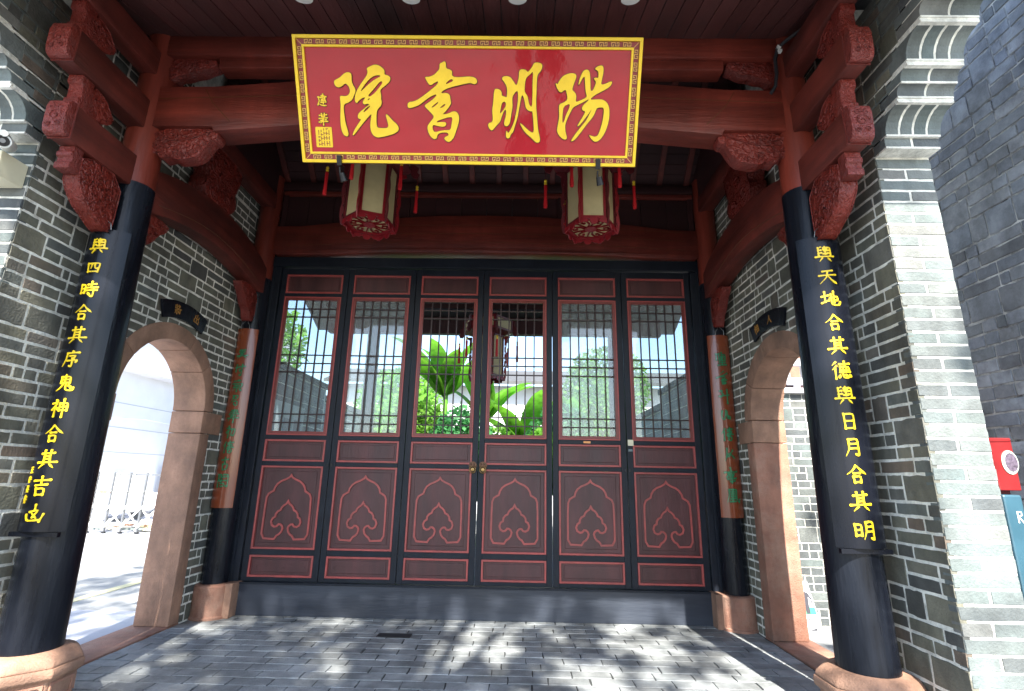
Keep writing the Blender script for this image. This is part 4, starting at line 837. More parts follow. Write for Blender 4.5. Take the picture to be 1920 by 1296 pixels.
df = thing('door_frame', 'blue-black door surround with a high sill board along the floor', 'door frame', (0, 0, 0))
sill = G().box(-2.42, 2.42, -.065, .055, 0, .305).obj('sill_board', sillm, df, bev=.006)
G().box(-2.42, 2.42, -.072, -.064, .290, .309).obj('sill_edge', blackD, df, bev=.002)
G().box(-2.52, 2.52, -.075, .055, 3.752, 3.872).obj('lintel', blackD, df, bev=.006)
for s in (-1, 1):
    G().box(min(s*2.405, s*2.56), max(s*2.405, s*2.56), -.05, .05, .307, 3.75).obj('jamb', blackD, df, bev=.005)
    G().box(min(s*2.47, s*2.5), max(s*2.47, s*2.5), -.062, -.051, .31, 3.75).obj('stop_bead', blackD, df, bev=.003)
for s in (-1, 1): G().box(min(s*2.5, s*2.735), max(s*2.5, s*2.735), .056, .075, 0, 5.0).obj('leak_stop_board', blackD, df)  # added boards that stop light leaking in beside the door frame
# ---- leaves
LW = .80
MOT = [(0,1.365),(.015,1.342),(.05,1.322),(.101,1.301),(.136,1.274),(.159,1.238),(.169,1.2),(.193,1.188),(.221,1.17),(.237,1.131),(.241,1.015),(.242,.769),(.215,.723),(.104,.717),(.089,.74),(.08,.753),(.058,.765),(.037,.791),(.027,.826),(.036,.848),(.054,.863),(.075,.865),(.092,.844),(.116,.839),(.144,.854),(.156,.889),(.143,.924),(.119,.938),(.116,.968),(.097,.994),(.071,1.006),(.061,1.033),(.04,1.056),(.018,1.068),(0,1.1)]
def leaf(i):
    xc = -2.0+LW*i
    names = ['outermost left', 'second from the left', 'third from the left, beside the ring handles,', 'fourth from the left, beside the ring handles,', 'fifth from the left, with a small orange sticker,', 'outermost right']
    t = thing('door_leaf', 'tall lattice door leaf, %s of six' % names[i].rstrip(','), 'door', (xc, 0, .31), 'lattice door leaves')
    f = lambda a, b, c=0: Vector((xc+a, -c, b))
    def bx(n, m, a0, a1, b0, b1, c0, c1, bev=.003): return G().quadbox([f(a0, b0, c0), f(a1, b0, c0), f(a1, b0, c1), f(a0, b0, c1), f(a0, b1, c0), f(a1, b1, c0), f(a1, b1, c1), f(a0, b1, c1)]).obj(n, m, t, bev=bev)
    H = LW/2-.0035
    for q in (-1, 1): bx('stile', blackD, min(q*H, q*.335), max(q*H, q*.335), .312, 3.745, -.025, .025)
    for (b0, b1) in ((.312, .35), (.562, .618), (1.462, 1.508), (1.742, 1.788), (3.392, 3.432), (3.668, 3.745)): bx('rail', blackD, -.3345, .3345, b0, b1, -.024, .024)
    def ring(n, m, b0, b1, w, c1, a=.335, depth=.0): 
        o_ = [(-a, b0), (a, b0), (a, b1), (-a, b1)]; i_ = [(-a+w, b0+w), (a-w, b0+w), (a-w, b1-w), (-a+w, b1-w)]
        return G().prism(o_, f, c1-.03, c1, [i_]).obj(n, m, t, bev=.003)
    for k, (b0, b1) in enumerate(((.35, .562), (.618, 1.462), (1.508, 1.742), (3.432, 3.668))):
        ring('moulding', moul, b0+.001, b1-.001, .020, .027, .3335)
        bx('panel', panelm, -.318, .318, b0+.016, b1-.016, -.012, .002, bev=0)
        if k == 1:
            pnl = bx('raised_field', panelm, -.272, .272, b0+.062, b1-.055, .0, .010, bev=.007)
        else:
            bx('raised_field', panelm, -.285, .285, b0+.045, b1-.045, .0, .010, bev=.007)
    pts = MOT+[(-a, b) for a, b in MOT[::-1][1:-1]]
    G().ribbon(pts, .0185, f, .008, .021, closed=True).obj('ogee_moulding', moul, t)
    g = G()
    for q in (-1, 1): g.ribbon([(q*x_, z_) for x_, z_ in ((.26, .455), (.245, .435), (.25, .47), (.22, .478), (.15, .468), (.06, .475), (.03, .462), (.01, .44), (.03, .43), (.035, .448))], .0045, f, .0095, .0125)
    g.obj('carved_scroll', panelm, t)
    ring('window_moulding', moul, 1.789, 3.391, .0135, .028, .3335); ring('window_frame', winred, 1.797, 3.383, .034, .024, .325)
    ix, z0, z1 = .291, 1.831, 3.349
    for k in range(1, 6):
        xx = -ix+2*ix*k/6; bx('lattice_bar', latm, xx-.0065, xx+.0065, z0-.002, z1+.002, -.008, .012, bev=0)
    for z in (1.925, 2.02, 2.495, 2.597, 2.693, 3.147, 3.245): bx('lattice_bar', latm, -ix-.002, ix+.002, z-.0062, z+.0062, -.0075, .0115, bev=0)
    if i not in (2, 3): bx('pane', glass, -ix-.004, ix+.004, z0-.004, z1+.004, -.018, -.014, bev=0)
    return t
LEAF = [leaf(i) for i in range(6)]
for s in (-1, 1):
    lf = LEAF[2 if s < 0 else 3]; x = s*.055
    g = G(); fk = frame((x, -.027, 1.50), (1, 0, 0), (0, 0, 1))
    g.prism([(.043*math.cos(a*math.pi/12), .043*math.sin(a*math.pi/12)) for a in range(24)], fk, 0, .008)
    for r_, c_ in ((.033, .018), (.023, .030), (.013, .038)): g.prism([(r_*math.cos(a*math.pi/10), r_*math.sin(a*math.pi/10)) for a in range(20)], fk, .0, c_)
    for q in (-1, 1): g.tube([fk(q*.012, .012, .034), fk(q*.02, .02, .04)], [.007, .003], 6)
    kn = g.obj('knocker_mask', bronze, lf, bev=.003, smooth=True)
    g = G(); g.tube([fk(.033*math.sin(a*math.pi/12), -.045-.033*math.cos(a*math.pi/12), .03) for a in range(25)], .0055, 8, caps=False); g.obj('knocker_ring', brass, kn, smooth=True)
    g = G(); g.prism([(.019*math.cos(a*math.pi/10), -.045+.019*math.sin(a*math.pi/10)) for a in range(20)], fk, .018, .026); g.obj('knocker_boss', brass, kn, bev=.004, smooth=True)
G().box(1.135, 1.21, -.0275, -.0255, 1.755, 1.776).obj('orange_sticker', orange, LEAF[4])
G().box(1.612, 1.672, -.034, -.0255, 1.735, 1.80).obj('lock_plate', creamp, LEAF[5], bev=.003)
G().box(1.616, 1.662, -.0275, -.0255, 1.675, 1.70).obj('blue_label', kblue, LEAF[5])
for xx, lf in ((-1.6, LEAF[0]), (1.6, LEAF[5])):
    for q in (-1, 1): G().box(xx+q*.022-.008, xx+q*.022+.008, -.036, -.0255, 1.462, 1.49).obj('latch', metalb, lf, bev=.002)
tag(G().box(-.80, -.50, -.66, -.545, -.001, .0045).obj('drain_cover', metalb), 'small dark rectangular plate let into the brick floor', 'drain cover')
# ------------------------------------------------------------------ name board
SB = Vector((.0405, -2.40, 3.564)); SU_ = Vector((0, -.4838, .8751)).normalized()
fsn = frame(SB, (1, 0, -.0067), SU_); SW, SH = 2.392, .826
t = thing('name_board', 'large glossy red name board with golden calligraphy and fret border over the entrance', 'sign', SB)
def rect(a, b0, b1): return [(-a, b0), (a, b0), (a, b1), (-a, b1)]
G().prism(rect(SW/2, 0, SH), fsn, -.05, -.004).obj('backing', kdark, t, bev=.004)
o = G()
nx_, ny_ = 48, 16                                             # lacquered panel, gently uneven
for j in range(ny_+1):
    for i in range(nx_+1):
        a = -1.125+2.25*i/nx_; b = .07+(SH-.14)*j/ny_
        o.v.append(fsn(a, b, .0022+.0012*math.sin(i*.9+j*.3)+.0010*math.sin(j*1.3-i*.4)))
for j in range(ny_):
    for i in range(nx_): k = j*(nx_+1)+i; o.f.append([k, k+1, k+nx_+2, k+nx_+1])
o.obj('red_panel', signred, t, smooth=True)
G().prism(rect(SW/2, 0, SH), fsn, -.004, .024, [rect(SW/2-.022, .022, SH-.022)]).obj('outer_frame', gold, t, bev=.003)
G().prism(rect(SW/2-.0225, .0225, SH-.0225), fsn, -.003, .008, [rect(SW/2-.058, .058, SH-.058)]).obj('fret_band', bandm, t)
G().prism(rect(SW/2-.0585, .0585, SH-.0585), fsn, -.003, .016, [rect(SW/2-.074, .074, SH-.074)]).obj('inner_frame', gold, t, bev=.002)
KEY = [(0, 0), (0, 1), (.5, 1), (.5, .05), (1, .05), (1, 1), (.74, 1), (.74, .45)]
def key(a0, b0, w, h, rot, flip=1):
    g = G(); cs = [(0, 0), (0, 1), (.5, 1), (.5, .05), (1, .05), (1, 1), (.74, 1), (.74, .45)]
    def mp(p): 
        x, y = (p[0]-.5)*w, (p[1]-.5)*h*flip
        return (a0+x, b0+y) if not rot else (a0-y, b0+x)
    for c0, c1, wd, mm, zz in ((.007, .0098, .0085, outl, 0), (.007, .0125, .0048, goldline, 1)):
        q = G(); q.ribbon([mp(p) for p in cs], wd, fsn, c0, c1); q.ribbon([mp(p) for p in ((.0, .0), (.26, .0), (.26, .58))], wd, fsn, c0, c1+.0003)
        if zz: return q.obj('fret_motif', goldline, t)
        q.obj('fret_outline', outl, t)  # wider dark line under the gold fret, as an outline
for i in range(28):
    a = -1.09+i*(2.18/27)
    for b, fl in ((.0405, 1), (SH-.0405, 1)): key(a, b, .050, .022, 0, fl)
for j in range(9):
    b = .10+j*(SH-.20)/8
    for a in (-SW/2+.0405, SW/2-.0405): key(a, b, .050, .022, 1)
for sx in (-1, 1):
    for b, sb in ((.0585, -1), (SH-.0585, 1)):
        g = G(); g.ribbon([(sx*(SW/2-.0585), b), (sx*(SW/2-.024), b+sb*.0345)], .004, fsn, .007, .011); g.obj('corner_line', goldline, t)
def offs(poly, d):
    A = sum(poly[i-1][0]*poly[i][1]-poly[i][0]*poly[i-1][1] for i in range(len(poly))); sg = 1 if A > 0 else -1; o = []
    for i in range(len(poly)):
        a, b, c = Vector(poly[i-1]), Vector(poly[i]), Vector(poly[(i+1) % len(poly)])
        d1 = (b-a); d2 = (c-b); n = Vector((d1.y, -d1.x)).normalized()+Vector((d2.y, -d2.x)).normalized()
        n = n.normalized() if n.length > .3 else n
        o.append((b.x+n.x*d*sg, b.y+n.y*d*sg))
    return o
for nm, parts in (('yang', ['yang']), ('ming', ['ming']), ('shu', ['shu']), ('yuan', ['yuan', 'yuan2'])):
    for k in parts:
        loops = SIGN[k]; outer = chaikin(loops[0], 2); holes = [chaikin(h, 1) for h in loops[1:]]
        g = G(); g.ribbon(outer, .0085, fsn, .0015, .0065, closed=True)
        for h in holes: g.ribbon(h, .005, fsn, .0015, .0062, closed=True)
        g.obj('character_outline', outl, t)
        G().prism(outer, fsn, .002, .012, holes).obj('character', gold, t)
for ch, b in (('建', .415), ('華', .293)):
    for mm, bs, c1 in ((outl, .15, .0048), (gold, .085, .007)):
        g = G(); fillchar(g, CH[ch], fsn, -1.027, b, .085, base=bs, c0=.002, c1=c1, sx=.85); g.obj('signature' if mm is gold else 'signature_outline', mm, t)
sq = [(-1.085, .105), (-.975, .105), (-.972, .11), (-.972, .236), (-.977, .241), (-1.085, .241), (-1.09, .236), (-1.09, .11)]
G().prism(sq, fsn, .002, .0068).obj('seal', gold, t, bev=.001)
g = G(); rs = random.Random(4)
for cx_ in (-1.067, -1.049, -1.03, -1.012, -.993):
    z_ = .115
    while z_ < .225:
        L_ = rs.uniform(.012, .035); g.ribbon([(cx_, z_), (cx_, min(z_+L_, .232))], .0045, fsn, .0066, .0078)
        if rs.random() < .8 and cx_ < -1: g.ribbon([(cx_-.004, z_+L_*.5), (cx_+.014, z_+L_*.5)], .0042, fsn, .0066, .0080)
        z_ += L_+.007
g.obj('seal_script', bandm, t)
# clip spotlights at the lower edge of the board
for a, b in ((-.925, 'left'), (.93, 'right')):
    s_ = thing('clip_spotlight', 'small black clip spotlight gripping the lower %s edge of the name board' % b, 'spotlight', fsn(a, 0, .03), 'clip spotlights under the name board')
    G().prism([(a-.017, -.02), (a+.017, -.02), (a+.017, .05), (a-.017, .05)], fsn, .025, .04).obj('clip', metalb, s_, bev=.003)
    pc = fsn(a, -.03, .03)
    G().tube([pc, pc+Vector((0, .02, -.04)), pc+Vector((.01, .03, -.045))], .007, 6).obj('bracket_arm', metalb, s_)
    G().tube([pc+Vector((.01, .02, -.035)), pc+Vector((.025, .05, -.085))], [.020, .027], 12).obj('lamp_head', metalb, s_, smooth=True)
# ------------------------------------------------------------------ palace lanterns
def lantern(label, x, y, z, rot, group='hexagonal palace lanterns'):
    t = thing('palace_lantern', label, 'lantern', (x, y, z), group)
    A0 = rad(rot)
    def hexp(r, k, zz): a = A0+k*math.pi/3; return Vector((x+r*math.cos(a), y+r*math.sin(a), z+zz))
    def tier(r, z0, z1, wpost, inset):
        for k in range(6):
            a, b = hexp(r, k, z0), hexp(r, k+1, z0); d = (b-a).normalized(); n = d.cross(Vector((0, 0, 1)))
            if n.dot((a+b)/2-Vector((x, y, a.z))) < 0: n = -n
            L_ = (b-a).length; f = lambda u, v, c, a=a, d=d, n=n: a+d*u+Vector((0, 0, v))+n*c
            hh = z1-z0
            G().quadbox([f(.012, .012, -.012), f(L_-.012, .012, -.012), f(L_-.012, .012, -.004), f(.012, .012, -.004), f(.012, hh-.012, -.012), f(L_-.012, hh-.012, -.012), f(L_-.012, hh-.012, -.004), f(.012, hh-.012, -.004)]).obj('panel', lampcream, t)
            q = G().prism([(0, 0), (L_, 0), (L_, hh), (0, hh)], f, -.003, .006, [[(wpost, inset), (L_-wpost, inset), (L_-wpost, hh-inset), (wpost, hh-inset)]]); q.obj('panel_frame', lampred if k % 2 else lampdark, t, bev=.002)
    tier(.225, 0, .60, .022, .03)
    tier(.35, .64, .83, .03, .03)
    g = G()
    for (za, zb, ra, rb) in ((.602, .638, .24, .352), (.832, .87, .352, .26)):
        n0 = len(g.v)
        for r_, zz in ((ra, za), (rb, zb)):
            for k in range(6): g.v.append(hexp(r_, k, zz))
        for k in range(6): q = (k+1) % 6; g.f.append([n0+k, n0+q, n0+6+q, n0+6+k])
        g.f.append([n0+k for k in range(6)][::-1]); g.f.append([n0+6+k for k in range(6)])
    g.obj('canopy', lampdark, t)
    # bottom: cream disc under red openwork
    g = G(); g.v = [hexp(.222, k, .006) for k in range(6)]+[hexp(.222, k, .012) for k in range(6)]
    g.f = [[5, 4, 3, 2, 1, 0], [6, 7, 8, 9, 10, 11]]+[[k, (k+1) % 6, 6+(k+1) % 6, 6+k] for k in range(6)]
    g.obj('bottom_panel', lampcream, t)
    g = G(); fb_ = lambda a, b, c=0: Vector((x+a*math.cos(A0)-b*math.sin(A0), y+a*math.sin(A0)+b*math.cos(A0), z+c))
    def H(r): return [(r*math.cos(k*math.pi/3), r*math.sin(k*math.pi/3)) for k in range(6)]
    g.prism(H(.235), fb_, -.008, .004, [H(.195)])
    for k in range(6):
        a = k*math.pi/3; c_, s_ = math.cos(a), math.sin(a)
        R_ = lambda p: (p[0]*c_-p[1]*s_, p[0]*s_+p[1]*c_)
        g.ribbon([R_(p) for p in ((.05, 0), (.10, .028), (.155, .022), (.175, -.008), (.15, -.03), (.12, -.018), (.125, .0))], .013, fb_, -.007, .003)
        g.ribbon([R_(p) for p in ((.045, .026), (.09, .06), (.13, .085), (.172, .095))], .012, fb_, -.007, .0028)
    g.prism([(.055*math.cos(a*math.pi/6), .055*math.sin(a*math.pi/6)) for a in range(12)], fb_, -.0085, .002)
    g.obj('bottom_openwork', lampred, t)
    # skirt fringe and corner scrolls
    for k in range(6):
        a, b = hexp(.24, k, 0), hexp(.24, k+1, 0); d = (b-a).normalized(); n = d.cross(Vector((0, 0, 1))); L_ = (b-a).length
        f = lambda u, v, c=0, a=a, d=d, n=n: a+d*u+Vector((0, 0, v))+n*c
        top = [(.0, 0), (L_, 0)]; m_ = []
        for i in range(19): u = 1-i/18; m_.append((u*L_, -.022-.022*abs(math.sin(u*math.pi*3))-.018*(1 if abs(u-.5) < .12 or u < .08 or u > .92 else 0)))
        g = G().prism([(0, .0), ]+m_[::-1]+[(L_, .0)], f, -.005, .005, [[(L_*.22, -.008), (L_*.30, -.02), (L_*.38, -.008)], [(L_*.62, -.008), (L_*.70, -.02), (L_*.78, -.008)]]); g.obj('skirt', lampred, t)
        e = (hexp(1, k, 0)-Vector((x, y, z))); e.normalize(); nn = e.cross(Vector((0, 0, 1))); base = hexp(.236, k, 0)
        f = lambda u, v, c=0, base=base, e=e, nn=nn: base+e*u+Vector((0, 0, v))+nn*c
        pr = [(0, -.05)]+[(.018+.016*abs(math.sin(v*9))+.02*v*(1-v)+(.05 if v > .93 else 0), -.05+.64*v) for v in [i/28 for i in range(29)]]+[(0, .59)]
        hl = [[(.006, .02+.1*j), (.016, .045+.1*j), (.006, .07+.1*j)] for j in range(5)]
        G().prism(pr, f, -.006, .006, hl).obj('corner_scroll', lampred if k % 2 else lampdark, t)
        base = hexp(.35, k, .62)
        f = lambda u, v, c=0, base=base, e=e, nn=nn: base+e*u+Vector((0, 0, v))+nn*c
        G().prism([(0, 0), (.03, -.04), (.07, -.03), (.085, .01), (.06, .035), (.075, .08), (.03, .11), (.035, .2), (0, .23)], f, -.008, .008).obj('crest', lampdark, t)
        # tassel
        tp = hexp(.42, k, .60)
        g = G(); g.tube([tp, tp-Vector((0, 0, .10))], .0025, 5); tz = g.obj('tassel', lampdark, t)
        q = tp-Vector((0, 0, .10)); G().lathe([(.004, .012), (.014, .0), (.014, -.012), (.008, -.018), (.014, -.026), (.013, -.040), (.006, -.045)][::-1], 10, q).obj('gold_bead', gold, tz, smooth=True)
        G().lathe([(.008, -.045), (.016, -.06), (.014, -.16), (.019, -.25), (.017, -.285)][::-1], 10, q).obj('silk_strands', tasselm, tz, smooth=True)
    G().tube([(x, y, z+.87), (x, y, z+1.9)], .006, 6).obj('hanging_rod', metalb, t)
    return t
lantern('hexagonal cream and red lantern hanging at the left under the name board', -1.0, -1.30, 3.66, 82)
lantern('hexagonal cream and red lantern hanging at the right under the name board', 1.075, -1.30, 3.64, 60)
lantern('hexagonal lantern seen through the lattice beside the ring handles, in the inner hall', -.02, 1.35, 2.72, 50)
# ------------------------------------------------------------------ ceiling spot lamps, cable
for i, xx in enumerate((-1.035, -.32, .385, 1.125)):
    nmz = ['leftmost', 'second from the left', 'third from the left', 'rightmost'][i]
    zc = 4.432; t = thing('ceiling_spot', 'pale ribbed ceiling spot lamp at the top edge, %s of four' % nmz, 'lamp', (xx, -2.93, zc), 'ceiling spots')
    ax = Vector((0, .35, -1)).normalized(); side = Vector((1, 0, 0)); up_ = ax.cross(side)
    def cyl_(r_, d0, d1, seg=28, rib=0):
        g = G(); c_ = Vector((xx, -2.98, zc+.06)); n0 = 0
        for d_ in (d0, d1):
            for k in range(seg):
                a = 2*math.pi*k/seg; rr = r_*(1-(rib if k % 2 else 0)); g.v.append(c_+ax*d_+side*rr*math.cos(a)+up_*rr*math.sin(a))
        for k in range(seg): q = (k+1) % seg; g.f.append([k, q, seg+q, seg+k])
        g.f.append(list(range(seg))[::-1]); g.f.append([seg+k for k in range(seg)]); return g
    cyl_(.050, -.06, .055, 28, .08).obj('lamp_can', lampgrey, t)
    cyl_(.062, .056, .068).obj('lamp_rim', whitep, t, bev=.002)
    cyl_(.046, .0685, .0695).obj('lens', whitep, t)
    G().tube([(xx, -2.98, 4.6), (xx, -2.98, 4.53)], .012, 8).obj('stem', lampgrey, t)
t = thing('power_cable', 'thick black cable running down beside the right front column with a white tie', 'cable', (2.36, -2.3, 4.6))
G().tube([(2.72, -3.3, 4.50), (2.62, -2.95, 4.56), (2.52, -2.62, 4.62), (2.44, -2.42, 4.66), (2.395, -2.36, 4.64), (2.375, -2.345, 4.55), (2.375, -2.34, 4.42), (2.36, -2.33, 4.32), (2.33, -2.30, 4.27)], .014, 8).obj('cable', cable, t, smooth=True)
G().box(2.385, 2.412, -2.385, -2.35, 4.628, 4.650).obj('tie', whitep, t); G().box(2.39, 2.42, -2.38, -2.35, 4.600, 4.618).obj('tie', whitep, t)
# ------------------------------------------------------------------ security camera and box
t = thing('junction_box', 'cream wall box mounted on the left pier under the security camera', 'box', (-2.83, -2.87, 3.2))
G().box(-3.0, -2.75, -2.95, -2.775, 3.11, 3.27).obj('housing', creamp, t, bev=.006); G().box(-2.98, -2.765, -2.954, -2.9505, 3.13, 3.25).obj('lid', creamp, t, bev=.002)
t = thing('security_camera', 'white bullet security camera on the left pier pointing towards the viewer', 'camera', (-2.74, -2.97, 3.33))
g = G(); a = Vector((-2.80, -2.88, 3.345)); b = Vector((-2.67, -3.03, 3.275)); g.tube([a, a+(b-a)*.1, b-(b-a)*.05, b], [.03, .042, .042, .04], 20); g.obj('body', whitep, t, smooth=True)
dd = (b-a).normalized(); G().tube([b+dd*.001, b+dd*.004], .032, 20).obj('lens_plate', metalb, t); G().tube([b+dd*.004, b+dd*.010], .014, 14).obj('lens', steel, t)
g = G(); g.tube([a+Vector((-.01, 0, .042)), b+Vector((.0, 0, .048))+dd*.03], .020, 8); g.obj('sun_shield', whitep, t, smooth=True)
G().tube([a, Vector((-2.86, -2.80, 3.38))], .018, 10).obj('bracket', whitep, t)
# ------------------------------------------------------------------ red sign stand between the pier and the neighbouring wall
t = thing('sign_stand', 'red metal stand with a round picture and a blue panel at the right edge', 'sign stand', (3.4, -2.15, 0))
fk = frame((0, -2.20, 0), (1, 0, 0), (0, 0, 1))
G().box(3.33, 3.60, -2.19, -2.10, 0, 1.60).obj('side_cabinet', kdark, t, bev=.01)
G().prism([(3.47, 1.36), (3.605, 1.36), (3.605, 1.675), (3.47, 1.675), (3.455, 1.66), (3.455, 1.55)], frame((0.02, -2.24, 0), (1, 0, 0), (0, 0, 1)), -.03, .0).obj('head_board', kred, t, bev=.006)
G().prism([(3.38, 1.64), (3.46, 1.69), (3.62, 1.69), (3.62, 1.665), (3.45, 1.66)], fk, -.04, .045).obj('hood', kred, t, bev=.006)
G().box(3.32, 3.47, -2.26, -2.18, 1.585, 1.615).obj('handle_bar', steel, t, bev=.006)
G().prism([(3.585+.052*math.cos(a*math.pi/12), 1.535+.075*math.sin(a*math.pi/12)) for a in range(24)], frame((0, -2.243, 0), (1, 0, 0), (0, 0, 1)), -.002, .002).obj('round_picture', lampgrey, t)
G().prism([(3.592+.040*math.cos(a*math.pi/6), 1.535+.060*math.sin(a*math.pi/6)) for a in range(12)], frame((0, -2.246, 0), (1, 0, 0), (0, 0, 1)), -.001, .001).obj('picture_print', mat('dark round print', (.09, .07, .10), .5, var=.7, scale=60, bump=0), t)
G().prism([(3.50, .62), (3.62, .62), (3.62, 1.335), (3.50, 1.335)], frame((0, -2.235, 0), (1, 0, 0), (0, 0, 1)), -.05, .0).obj('blue_panel', kblue, t, bev=.012)
g = G(); fkk = frame((3.578, -2.236, 1.20), (1, 0, 0), (0, 0, 1))
g.ribbon([(-.012, -.035), (-.012, .035)], .007, fkk, 0, .002); g.ribbon([(-.012, .033), (.012, .03), (.014, .012), (-.008, .002)], .006, fkk, 0, .0021); g.ribbon([(-.006, .0), (.018, -.035)], .007, fkk, 0, .0022)
g.obj('letter', postw, t)
# ------------------------------------------------------------------ leaning poster in the right arch
t = thing('poster', 'white poster of a woman in black leaning on the yard wall, right arch', 'poster', (3.3, -.1, 0))
pu = Vector((0, .13, .40)).normalized(); fp = frame((3.285, -.14, 0), (1, 0, 0), pu)
G().prism([(-.10, .0), (.115, .0), (.085, .44), (-.12, .44)], fp, -.006, 0).obj('sheet', postw, t)
G().prism([(-.11, .14), (.10, .14), (.095, .205), (-.115, .205)], fp, .0003, .001).obj('green_band', postg, t)
G().prism([(.005, .145), (.04, .145), (.045, .22), (.055, .30), (.075, .27), (.07, .235), (.083, .24), (.088, .28), (.058, .335), (.03, .345), (.005, .33), (-.005, .26)], fp, .0012, .002).obj('figure_print', postk, t)
G().prism([(.018+.013*math.cos(a*.7), .362+.017*math.sin(a*.7)) for a in range(9)], fp, .0012, .0022).obj('face_print', skin, t)
G().prism([(.018+.015*math.cos(a*.45), .370+.017*math.sin(a*.45)) for a in range(8)], fp, .0024, .003).obj('hair_print', postk, t)
g = G()
for i, ch in enumerate('日明吉'): fillchar(g, CH[ch], fp, -.03+i*.028, .405, .026, base=.11, c0=.0003, c1=.001)
g.obj('headline', postc, t); g = G()
for i in range(6): fillchar(g, CH['與四時合其日'[i]], fp, -.03+i*.021, .095, .018, base=.12, c0=.0003, c1=.001)
for i in range(7): fillchar(g, CH['合其明月天地日'[i]], fp, -.03+i*.018, .065, .012, base=.13, c0=.0003, c1=.001)
g.obj('small_print', postk, t)
G().prism([(.0, .0), (.06, .0), (.075, .035), (.05, .018), (.02, .012)], fp, .0003, .001).obj('corner_print', postk, t)
# ------------------------------------------------------------------ street outside the left arch
BX = -12.
t = thing('white_building', 'white rendered building with a projecting ledge seen through the left arch', 'building', (BX, 11, 0))
G().box(BX-6, BX, 7.6, 22, 0, 9).obj('wall', whitewall, t); G().box(BX-5.9, BX+.12, 7.45, 8.05, 0, 4.38).obj('corner_pillar', whitewall, t, bev=.01)
G().box(BX-1, BX+.55, 7.2, 22, 4.40, 4.62).obj('ledge', whitewall, t, bev=.02); G().box(BX-1, BX+.3, 7.3, 22, 6.6, 6.8).obj('ledge', whitewall, t, bev=.02)
for z in (1.9, 2.65, 3.4): G().box(BX-.01, BX+.008, 8.06, 22, z, z+.022).obj('joint_strip', greyline, t)
for z in (1.9, 2.65, 3.4): G().box(BX+.10, BX+.128, 7.44, 8.06, z, z+.022).obj('joint_strip', greyline, t)
G().tube([(BX+.15, 8.1, 3.05), (BX+.25, 9.5, 2.9), (BX+.15, 11, 3.0), (BX+.1, 13, 2.95)], .02, 5).obj('wall_cable', whitep, t)
t = thing('floodlight', 'small dark floodlight with a white bracket on the white building', 'lamp', (BX+.2, 8.5, 3.1))
G().box(BX+.12, BX+.2, 8.1, 8.5, 3.0, 3.06).obj('bracket', whitep, t); G().box(BX+.15, BX+.3, 8.5, 8.72, 3.06, 3.2).obj('lamp_head', metalb, t, bev=.01)
t = thing('sliding_gate', 'silver folding barrier gate with crossed bars at the end of the lane', 'gate', (-8.2, 6.45, 0))
for i in range(6):
    xx = -9.3+i*.38
    G().box(xx-.018, xx+.018, 6.42, 6.46, .02, 1.33).obj('post', steel, t)
    G().tube([(xx+.12, 6.40, .9), (xx+.12, 6.40, 1.36)], .014, 6).obj('post', whitep, t)
    for (za, zb) in ((.12, .52), (.52, .92)):
        G().tube([(xx, 6.40, za), (xx+.38, 6.40, zb)], .02, 4).obj('cross_bar', whitep, t); G().tube([(xx, 6.48, zb), (xx+.38, 6.48, za)], .02, 4).obj('cross_bar', whitep, t)
    G().tube([(xx-.05, 6.44, .06), (xx+.1, 6.44, .3)], .025, 5).obj('foot', whitep, t); G().lathe([(.05, 0), (.05, .03)], 10, (xx, 6.44, .0)).obj('wheel', metalb, t)
G().box(-9.4, -7.2, 6.425, 6.455, 1.27, 1.30).obj('top_rail', steel, t)
t = thing('parked_car', 'white car parked behind the folding gate, only partly visible', 'car', (-11.7, 9.5, 0))
fcar = lambda a, b, c=0: Vector((-13.1+a, 9.5+c, b))
G().prism([(0, .28), (.2, .22), (2.6, .22), (2.75, .4), (2.7, .72), (2.2, .84), (1.8, 1.28), (.6, 1.34), (.15, .95), (0, .8)], fcar, -.75, .75).obj('body', whitep, t, bev=.06, smooth=True)
G().prism([(.35, .92), (1.85, .88), (1.62, 1.2), (.66, 1.26)], fcar, -.757, .757).obj('window', cartyre, t, bev=.01)
G().prism([(.3, .80), (2.4, .76), (2.4, .82), (.3, .87)], fcar, -.762, -.751).obj('stripe', orange, t)
for a in (.55, 2.15):
    for c in (-.76, .76): G().prism([(a+.3*math.cos(k*.4), .29+.3*math.sin(k*.4)) for k in range(16)], fcar, c-.05, c+.05).obj('wheel', greyline, t, bev=.01)
t = thing('shutter_wall', 'pale louvred wall behind the folding gate', 'wall', (-9, 12, 0))
G().box(-11.8, -6.2, 12.3, 12.5, 0, 1.55).obj('panel', whitewall, t)
for i in range(9): G().box(-9.8, -8.0, 12.24, 12.29, .5+i*.10, .56+i*.10).obj('louvre', greyline, t)
t = thing('rubble', 'low pile of broken bricks and planks behind the folding gate', 'rubble', (-8.3, 7.0, 0))
rs = random.Random(9)
for i in range(26):
    a = rs.uniform(-9.3, -7.2); b = rs.uniform(6.7, 7.3); z = rs.uniform(0, .16); w = rs.uniform(.06, .22); an = rs.uniform(-.6, .6)
    f = lambda p, q, r, a=a, b=b, z=z, an=an: Vector((a+p*math.cos(an)-q*math.sin(an), b+p*math.sin(an)+q*math.cos(an), z+r))
    G().box(-w, w, -.05, .05, 0, .05, f).obj('fragment', rs.choice((stone, brickP, creamp)), t, bev=.004)
